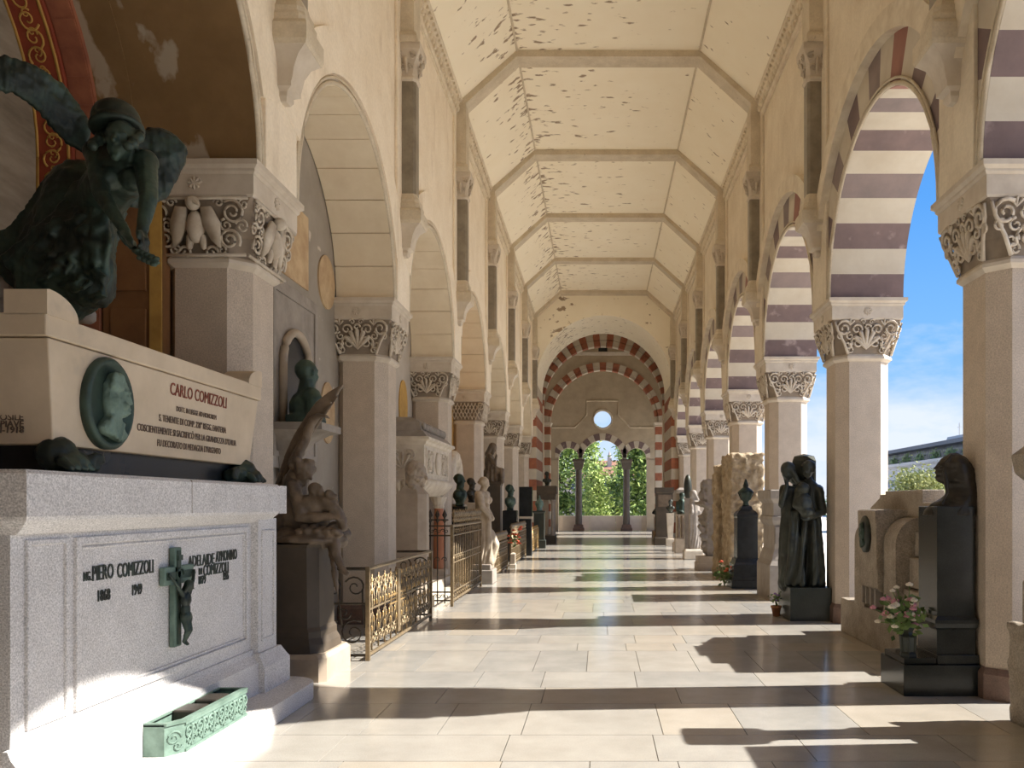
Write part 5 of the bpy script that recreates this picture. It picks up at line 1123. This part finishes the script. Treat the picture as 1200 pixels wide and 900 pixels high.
q = MB(t.location); q.box(3.01, 3.345, 7.31, 7.74, .70, 1.68); q.build('shaft', 'dark_granite', t, bevel=.004)
t = thing('hooded_bust', 'brown bronze hooded bust with a hooked nose facing left on the granite pillar', 'bust', (3.18, 7.5, 1.68))
Yb = 7.5; q = MB(t.location)
def hb(px, py, Y=Yb): return W(px, py, Y)
rows = [(531, 1113, 1122, .05), (534, 1108, 1128, .10), (538, 1103, 1132, .135), (543, 1098.5, 1136, .155), (547, 1095, 1138, .16), (549, 1092.8, 1139, .16), (551, 1097, 1140, .165), (554, 1094.5, 1141, .165), (556.5, 1097.2, 1142, .165), (559.5, 1094.6, 1142.5, .165), (564, 1098, 1143, .165), (567, 1106, 1143.5, .165), (572, 1109, 1144, .165), (580, 1108, 1145, .17), (585, 1102, 1145.5, .18), (591, 1091, 1146, .19), (598, 1084, 1146, .20), (604, 1082, 1146, .20)]
rings = []
for py, fx_, bx_, th in rows:
    fs_ = 1099 if 544 < py < 566 else fx_; A_, B_ = hb(fs_, py), hb(bx_, py); md_, hf = (A_+B_)/2, (B_.x-A_.x)/2; rg_ = []
    for i in range(32):
        ca, sa = math.cos(2*PI*i/32), math.sin(2*PI*i/32); nar = 1-.62*max(0, -ca)**1.2 if py < 570 else 1-.3*max(0, -ca); rg_.append(md_+Vector((hf*ca+(fx_-fs_)*.0078*max(0, -ca)**9, th*sa*nar, 0)))
    rings.append(rg_)
q.loft(rings)
for s in (-1, 1): q.tube([hb(1116, 533, 7.5+s*.06), hb(1108, 541, 7.5+s*.10), hb(1106.5, 552, 7.5+s*.115), hb(1109, 565, 7.5+s*.125), hb(1110, 578, 7.5+s*.135), hb(1103, 592, 7.5+s*.15)], .014, 6, .02); q.cap(hb(1100, 546.5, 7.5+s*.05), hb(1104, 546, 7.5+s*.085), .012, .012)
sculpt('figure', q, 'bronze_brown', t, .0085, 1, noise=(.006, 12))
# bronze vase with flowers
t = thing('vase', 'hexagonal green bronze grave vase on the dark granite base', 'vase', (2.79, 7.42, .33)); q = MB(t.location)
q.lathe([(.078, .33), (.078, .35), (.060, .37), (.068, .50), (.05, .53), (.042, .55), (.058, .58), (.052, .60)], (2.79, 7.42), 6, .3); q.build('body', 'bronze_dark', t)
for i in range(6): q = MB(t.location); a = i*PI/3+.3; q.cap((2.79+.062*math.cos(a), 7.42+.062*math.sin(a), .37), (2.79+.07*math.cos(a), 7.42+.07*math.sin(a), .51), .010, .012, 6); q.build('corner_rib', 'bronze_dark', t, True)
bouquet('flowers', 'white and pink flowers in the bronze grave vase', (2.75, 7.42, .74), .18, 44, ['petal_white', 'petal_pink', 'petal_pink', 'petal_white'], (2.79, 7.42, .60), 5, leafy=3)
# relief granite monument
t = thing('granite_monument', 'stepped rough granite monument with a bronze oval portrait', 'memorial', (3.6, 9.8, 0))
def g_(): return MB(t.location)
q = g_(); q.box(3.24, 4.0, 8.15, 11.02, 0, .45); q.build('base_block', 'rough_granite', t, bevel=.01)
q = g_(); q.prism([(8.4, .45), (8.4, 1.72), (8.9, 1.72), (8.9, 1.86), (10.05, 1.86), (10.05, 1.82), (10.25, 1.82), (10.25, 1.78), (10.6, 1.66), (10.6, 1.30), (10.72, 1.30), (10.72, .45)], 'x', 3.5, 3.75); q.build('back_slab', 'rough_granite', t, bevel=.01)
q = g_(); q.loft([[(3.10+d, 9.32, z), (3.52, 9.32, z), (3.52, 9.96, z), (3.10+d, 9.96, z)] for d, z in ((.10, .70), (.06, .74), (.03, 1.62), (.06, 1.64))]); stl = q.build('centre_stele', 'rough_granite', t, bevel=.008)
for ya, yb in ((8.92, 9.30), (9.98, 10.36)):
    q = g_(); prof = [(3.22, .45), (3.22, 1.25)]+[(3.22+.26*(1-math.cos(PI/2*i/8)), 1.25+.30*math.sin(PI/2*i/8)) for i in range(1, 9)]+[(3.52, 1.55), (3.52, .45)]
    q.prism(prof, 'y', ya, yb); q.build('rounded_buttress', 'rough_granite', t)
for i, (z0, z1, xx) in enumerate(((.45, .78, 3.30), (.80, 1.12, 3.36), (1.14, 1.40, 3.42))): q = g_(); q.box(xx, 3.5, 8.42, 8.90, z0, z1); q.build('step_block', 'rough_granite', t, bevel=.008)
for yy in (9.42, 9.58, 9.74, 9.88): q = g_(); q.box(3.16, 3.24, yy-.018, yy+.018, .52, .72); q.build('dentil', 'grey_stone', t)
q = g_(); q.loft([[(3.125+d, 9.64+a*math.cos(2*PI*i/28), 1.35+b*math.sin(2*PI*i/28)) for i in range(28)] for d, a, b in ((.02, .165, .215), (-.02, .165, .215), (-.032, .14, .19))]); me_ = q.build('portrait_oval', 'bronze_dark', stl, True)
q = g_(); profile_relief(q, lambda u, v, d: Vector((3.10-d, 9.64+u*.13, 1.35+v*.17)), .035); sculpt('portrait_relief', q, 'bronze_green', me_, .007, 1, noise=None)
# bronze group of two women
t = thing('plinth', 'dark green granite block under the two bronze women', 'pedestal', (3.07, 12.3, 0)); q = MB(t.location); q.box(2.77, 3.37, 11.92, 12.75, 0, .485); q.build('block', 'green_granite', t, bevel=.006)
t = thing('bronze_women', 'dark bronze group of two mourning women before a short pillar', 'statue', (3.07, 12.3, .485))
q = MB(t.location); Y = 12.3
q.cap(W(923, 683, Y), W(924, 620, Y), .14, .13, 12); q.cap(W(924, 620, Y), W(926, 580, Y), .13, .13); q.cap(W(922, 576, Y), W(936, 578, Y), .10, .10); head(q, W(923, 553, Y), .125, (-.8, -.6, -.6), hair='veil'); q.cap(W(918, 572, 12.2), W(916, 592, 12.1), .06, .05); q.cap(W(916, 592, 12.1), W(922, 568, 12.08), .05, .035); hand(q, W(922, 568, 12.08), (0, 0, 1), (0, 1, 0), .11)
q.cap(W(950, 684, Y), W(948, 620, Y), .22, .17, 12); q.cap(W(948, 620, Y), W(948, 590, Y), .17, .14); q.cap(W(948, 590, Y), W(949, 572, Y), .14, .13); q.cap(W(940, 570, Y), W(958, 574, Y), .09, .09); head(q, W(947, 551, 12.2), .125, (-.6, -.8, -.25), hair='bun'); q.cap(W(948, 562, Y), W(949, 572, Y), .06, .07)
q.cap(W(960, 576, 12.2), W(964, 600, 12.1), .075, .06); q.cap(W(964, 600, 12.1), W(946, 608, 11.95), .055, .04); hand(q, W(946, 608, 11.95), (-1, -.1, -.1), (0, -.3, 1), .12); q.cap(W(936, 574, 12.1), W(932, 592, 11.98), .06, .05); q.cap(W(932, 592, 11.98), W(944, 598, 11.92), .05, .035)
q.ell(W(942, 590, 11.98), (.14, .11, .15)); q.ell(W(941, 572, 12.0), (.10, .09, .09)); q.ell(W(946, 600, 11.96), (.12, .1, .08))
for a, b, r in (((958, 600, 12.15), (962, 684, 12.1), .05), ((944, 612, 12.05), (938, 684, 12.05), .04), ((954, 612, 12.05), (955, 684, 12.02), .035), ((934, 600, 12.1), (932, 684, 12.1), .04), ((928, 600, 12.1), (924, 684, 12.12), .035)): q.cap(W(*a), W(*b), r, r*1.5)
sculpt('figures', q, 'bronze_dark', t, .016, 2, fold=[(3.07, 12.3, .45, 1.7, .022, 7)], noise=(.008, 8))
q = MB(t.location); q.lathe([(.20, .485), (.20, 2.36), (.17, 2.43), (.01, 2.47)], (3.12, 12.52), 6, .3); q.build('pillar', 'bronze_dark', t)
# little pot with violet flowers
t = thing('flower_pot', 'small terracotta pot at the corner of the dark green block', 'pot', (2.68, 12.45, 0)); q = MB(t.location); q.lathe([(.05, 0), (.075, .13), (.085, .13), (.085, .16), (.06, .16), (.05, .12)], (2.68, 12.45), 12); q.build('pot_body', 'terracotta', t, True)
bouquet('flowers', 'violet flowers in the small terracotta pot', (2.68, 12.45, .30), .10, 7, ['petal_violet', 'petal_white'], (2.68, 12.45, .14), 7)
# grey moulded stele
t = thing('moulded_stele', 'grey stone stele with stepped mouldings behind the bronze women', 'memorial', (3.25, 15.0, 0)); q = MB(t.location)
q.stack([(.22, 0), (.22, .62), (.18, .70), (.14, .85), (.12, .9), (.12, 1.32), (.15, 1.36), (.17, 1.42), (.17, 1.48), (.14, 1.5), (.14, 1.72), (.17, 1.76), (.20, 1.80), (.21, 1.94), (.19, 1.96)], 3.25, 15.0, .04, .38); q.build('shaft', 'grey_stone', t)
q = MB(t.location); q.box(3.10, 3.4, 14.46, 14.5, 1.0, 1.3); q.build('small_relief', 'grey_stone', t)
# black obelisk with urn
t = thing('black_obelisk', 'black granite grave pillar with a bronze urn beside the third right pier', 'memorial', (3.0, 16.6, 0)); cx_, cy_ = 3.0, 16.85
q = MB(t.location); q.stack([(.345, 0), (.345, .16), (.32, .17), (.32, .22), (.30, .24), (.29, .48), (.26, .52), (.235, .60)], cx_, cy_); q.build('base', 'black_stone', t)
q = MB(t.location); q.stack([(.21, .60), (.205, 1.42), (.215, 1.45), (.215, 1.5), (.17, 1.56), (.12, 1.60), (.10, 1.66), (.06, 1.68)], cx_, cy_); q.build('shaft', 'black_stone', t)
q = MB(t.location); q.lathe([(.07, 1.68), (.06, 1.70), (.05, 1.74), (.10, 1.82), (.145, 1.92), (.15, 1.97), (.13, 1.99), (.08, 2.03), (.05, 2.05), (.06, 2.08), (.012, 2.22)], (cx_, cy_), 14); q.build('urn', 'bronze', t, True)
q = MB(t.location)
for i in range(8): a = i*PI/4; q.cap((cx_+.09*math.cos(a), cy_+.09*math.sin(a), 1.8), (cx_+.15*math.cos(a), cy_+.15*math.sin(a), 1.94), .014, .018, 6)
o = q.build('urn_gadroons', 'bronze', t, True); o['kind'] = 'stuff'
bouquet('flowers', 'red and white flowers standing left of the black grave pillar', (2.58, 17.0, .32), .20, 12, ['petal_red', 'petal_white', 'petal_white'], (2.58, 17.0, .0), 9)
# rough stone block
t = thing('rough_stone', 'tall rough hewn ochre stone block behind the black grave pillar', 'stone', (3.3, 19, 0))
def rough(name, x0, x1, y0, y1, z1, seed):
    m = MB(t.location); nx, ny, nz = 10, 10, 20; rg = random.Random(seed); bm = bmesh.new()
    q = MB(t.location); q.box(x0, x1, y0, y1, .0, z1); return sculpt(name, q, 'rough_travertine', t, .03, 1, noise=(.055, 7))
rough('main_block', 2.92, 3.66, 18.3, 19.6, 2.84, 1); rough('side_block', 2.80, 3.5, 19.62, 20.3, 2.62, 2)
# grey carved slab of entwined figures
Y = 21.4; x = 2.78
t = thing('carved_slab', 'grey stone slab carved with entwined figures past the ochre stone', 'memorial', (x, Y, 0)); q = MB(t.location); q.stack([(.27, 0), (.27, .18), (.24, .2), (.24, .36)], x, Y, 0, .1); q.build('base', 'pale_stele', t)
q = MB(t.location); rg = random.Random(4); q.box(x-.02, x+.24, Y-.2, Y+.2, .36, 2.35)
for i in range(26): a = Vector((x-.05+rg.gauss(0, .06), Y-.12+rg.gauss(0, .08), .5+i*.066)); q.cap(a, a+Vector((rg.gauss(0, .1), rg.gauss(0, .08), rg.gauss(.05, .1))), .075, .05)
head(q, (x-.06, Y-.1, 2.2), .12, (-.5, -1, 0), hair='long'); head(q, (x-.14, Y-.12, 1.95), .11, (-1, -.5, 0), hair='long'); sculpt('relief', q, 'grey_stone', t, .022, 1, noise=(.02, 9))
# slim veiled statue on pale base
Y = 25.4; x = W(814, 600, Y).x
t = thing('veiled_figure', 'slim grey veiled figure on a pale rounded base on the right', 'statue', (x, Y, 0)); q = MB(t.location); q.stack([(.30, 0), (.30, .26), (.26, .32)], x-.05, Y); q.build('base', 'white_marble', t, bevel=.03)
q = MB(t.location); q.cap((x, Y, .4), (x, Y, 1.7), .19, .16, 12); q.cap((x, Y, 1.7), (x-.03, Y, 1.85), .13, .1); head(q, (x-.05, Y-.02, 1.98), .14, (-.8, -.6, -.5), hair='veil'); q.cap((x-.1, Y-.12, 1.65), (x-.1, Y-.16, 1.45), .06, .05); q.box(x-.17, x+.18, Y-.14, Y+.16, .32, 1.5); sculpt('figure', q, 'grey_stone', t, .02, 2, fold=[(x, Y, .3, 1.7, .012, 6)], noise=(.006, 8))
Y = 26.6; x = W(806, 570, Y).x
t = thing('shield_monument', 'dark oval bronze shield on a stand between far right piers', 'memorial', (x, Y, 0)); q = MB(t.location); q.box(x-.1, x+.2, Y-.1, Y+.1, 0, 1.9); q.build('stand', 'grey_stone', t)
q = MB(t.location); q.loft([[(x+.0+.13*math.cos(2*PI*i/24)*e, Y+d, 2.25+.42*math.sin(2*PI*i/24)*e) for i in range(24)] for d, e in ((-.1, .3), (-.06, .9), (0, 1), (.05, .95))]); q.build('shield', 'bronze_dark', t, True)
Y = 28.6; x = W(799, 600, Y).x
t = thing('bronze_bust_tomb', 'green bronze figure leaning on a fluted grave pillar far right', 'memorial', (x, Y, 0)); q = MB(t.location); q.stack([(.24, 0), (.24, .5), (.2, .55), (.2, 1.3), (.22, 1.35)], x, Y); q.build('pillar', 'pale_stele', t)
for dx in (-.14, 0, .14): q = MB(t.location); q.lathe([(.05, .55), (.045, 1.3)], (x+dx, Y-.22), 8); q.build('fluted_shaft', 'brown_marble', t)
q = MB(t.location); q.cap((x, Y, 1.4), (x, Y, 1.75), .17, .15); head(q, (x, Y-.05, 1.98), .13, (-.5, -1, -.3), hair='short'); q.cap((x-.14, Y, 1.75), (x-.18, Y-.1, 1.5), .07, .05); q.cap((x+.14, Y, 1.75), (x+.18, Y-.1, 1.5), .07, .05); q.cap((x-.18, Y-.1, 1.5), (x, Y-.2, 1.42), .05, .04); sculpt('figure', q, 'bronze', t, .02, 2, noise=(.008, 9))
q = MB(t.location); q.octa([(.16, .05, 2.08), (.19, .05, 2.12), (.19, .05, 2.2), (.1, .03, 2.28)], x, Y+.1); q.build('canopy', 'grey_stone', t)
Y = 29.6; x = W(797, 640, Y).x
t = thing('rough_block', 'small pale gabled stone marker on the floor far right', 'stone', (x, Y, 0)); q = MB(t.location); q.prism([(x-.27, 0), (x-.27, .3), (x, .55), (x+.27, .3), (x+.27, 0)], 'y', Y-.2, Y+.2); q.build('block', 'pale_stele', t, bevel=.02); q = MB(t.location); q.box(x-.13, x+.13, Y-.22, Y-.19, .08, .28); q.build('plaque', 'grey_stone', t)
Y = 33.2; x = W(785.5, 600, Y).x
t = thing('tapered_pedestal', 'white tapering marble pedestal far right', 'pedestal', (x, Y, 0)); q = MB(t.location); q.stack([(.17, 0), (.17, .3), (.1, .32), (.15, 1.32), (.16, 1.34)], x, Y); q.build('shaft', 'white_marble', t)
bust('small dark bronze bust on the white tapering pedestal', x, Y, 1.34, .72, 'bronze_dark', (-.6, -.8, 0))
Y = 34.4; x = 2.75
t = thing('dark_monument', 'large dark brown stone block monument before the right striped jamb', 'memorial', (x, Y, 0)); q = MB(t.location); q.stack([(.42, 0), (.42, .3), (.36, .36), (.34, 2.15), (.38, 2.2), (.38, 2.4)], x-.05, Y); q.build('block', 'dark_stele', t)
q = MB(t.location); q.box(x-.32, x+.22, Y-.37, Y-.33, 1.6, 2.1); q.build('relief_plaque', 'brown_marble', t)
Y = 39.8; x = W(768, 600, Y).x
t = thing('mourner_statue', 'dark seated figure beside the far right window column', 'statue', (x+.2, Y, 0)); q = MB(t.location); q.stack([(.4, 0), (.4, .4), (.3, .45), (.3, 1.1)], x+.25, Y); q.build('base', 'pale_stele', t)
q = MB(t.location); xx = x+.22; q.cap((xx, Y, 1.2), (xx, Y, 1.6), .24, .2); q.cap((xx, Y, 1.6), (xx-.03, Y, 1.95), .2, .16); head(q, (xx-.08, Y-.05, 2.25), .14, (-.8, -.6, -.5), hair='veil'); q.cap((xx-.1, Y, 1.5), (xx-.3, Y-.05, 1.3), .11, .09); sculpt('figure', q, 'bronze_dark', t, .025, 2, noise=(.01, 8))
# monument cut by the right edge of the frame
t = thing('edge_monument', 'weathered stone monument with bracketed pillar at the right edge', 'memorial', (3.7, 5.6, 0)); q = MB(t.location)
q.box(3.22, 4.1, 4.6, 6.45, 0, .78); sculpt('base', q, 'rough_granite', t, .04, 1, noise=(.03, 6))
q = MB(t.location); q.stack([(.16, .78), (.16, 1.1), (.12, 1.18), (.12, 1.80), (.15, 1.88), (.20, 1.94), (.22, 2.08), (.14, 2.16)], 3.42, 6.17); q.build('bracket_pillar', 'rough_granite', t, bevel=.012)
q = MB(t.location); q.box(3.36, 4.0, 4.6, 5.9, .78, 1.9); q.build('back_slab', 'rough_granite', t, bevel=.01)
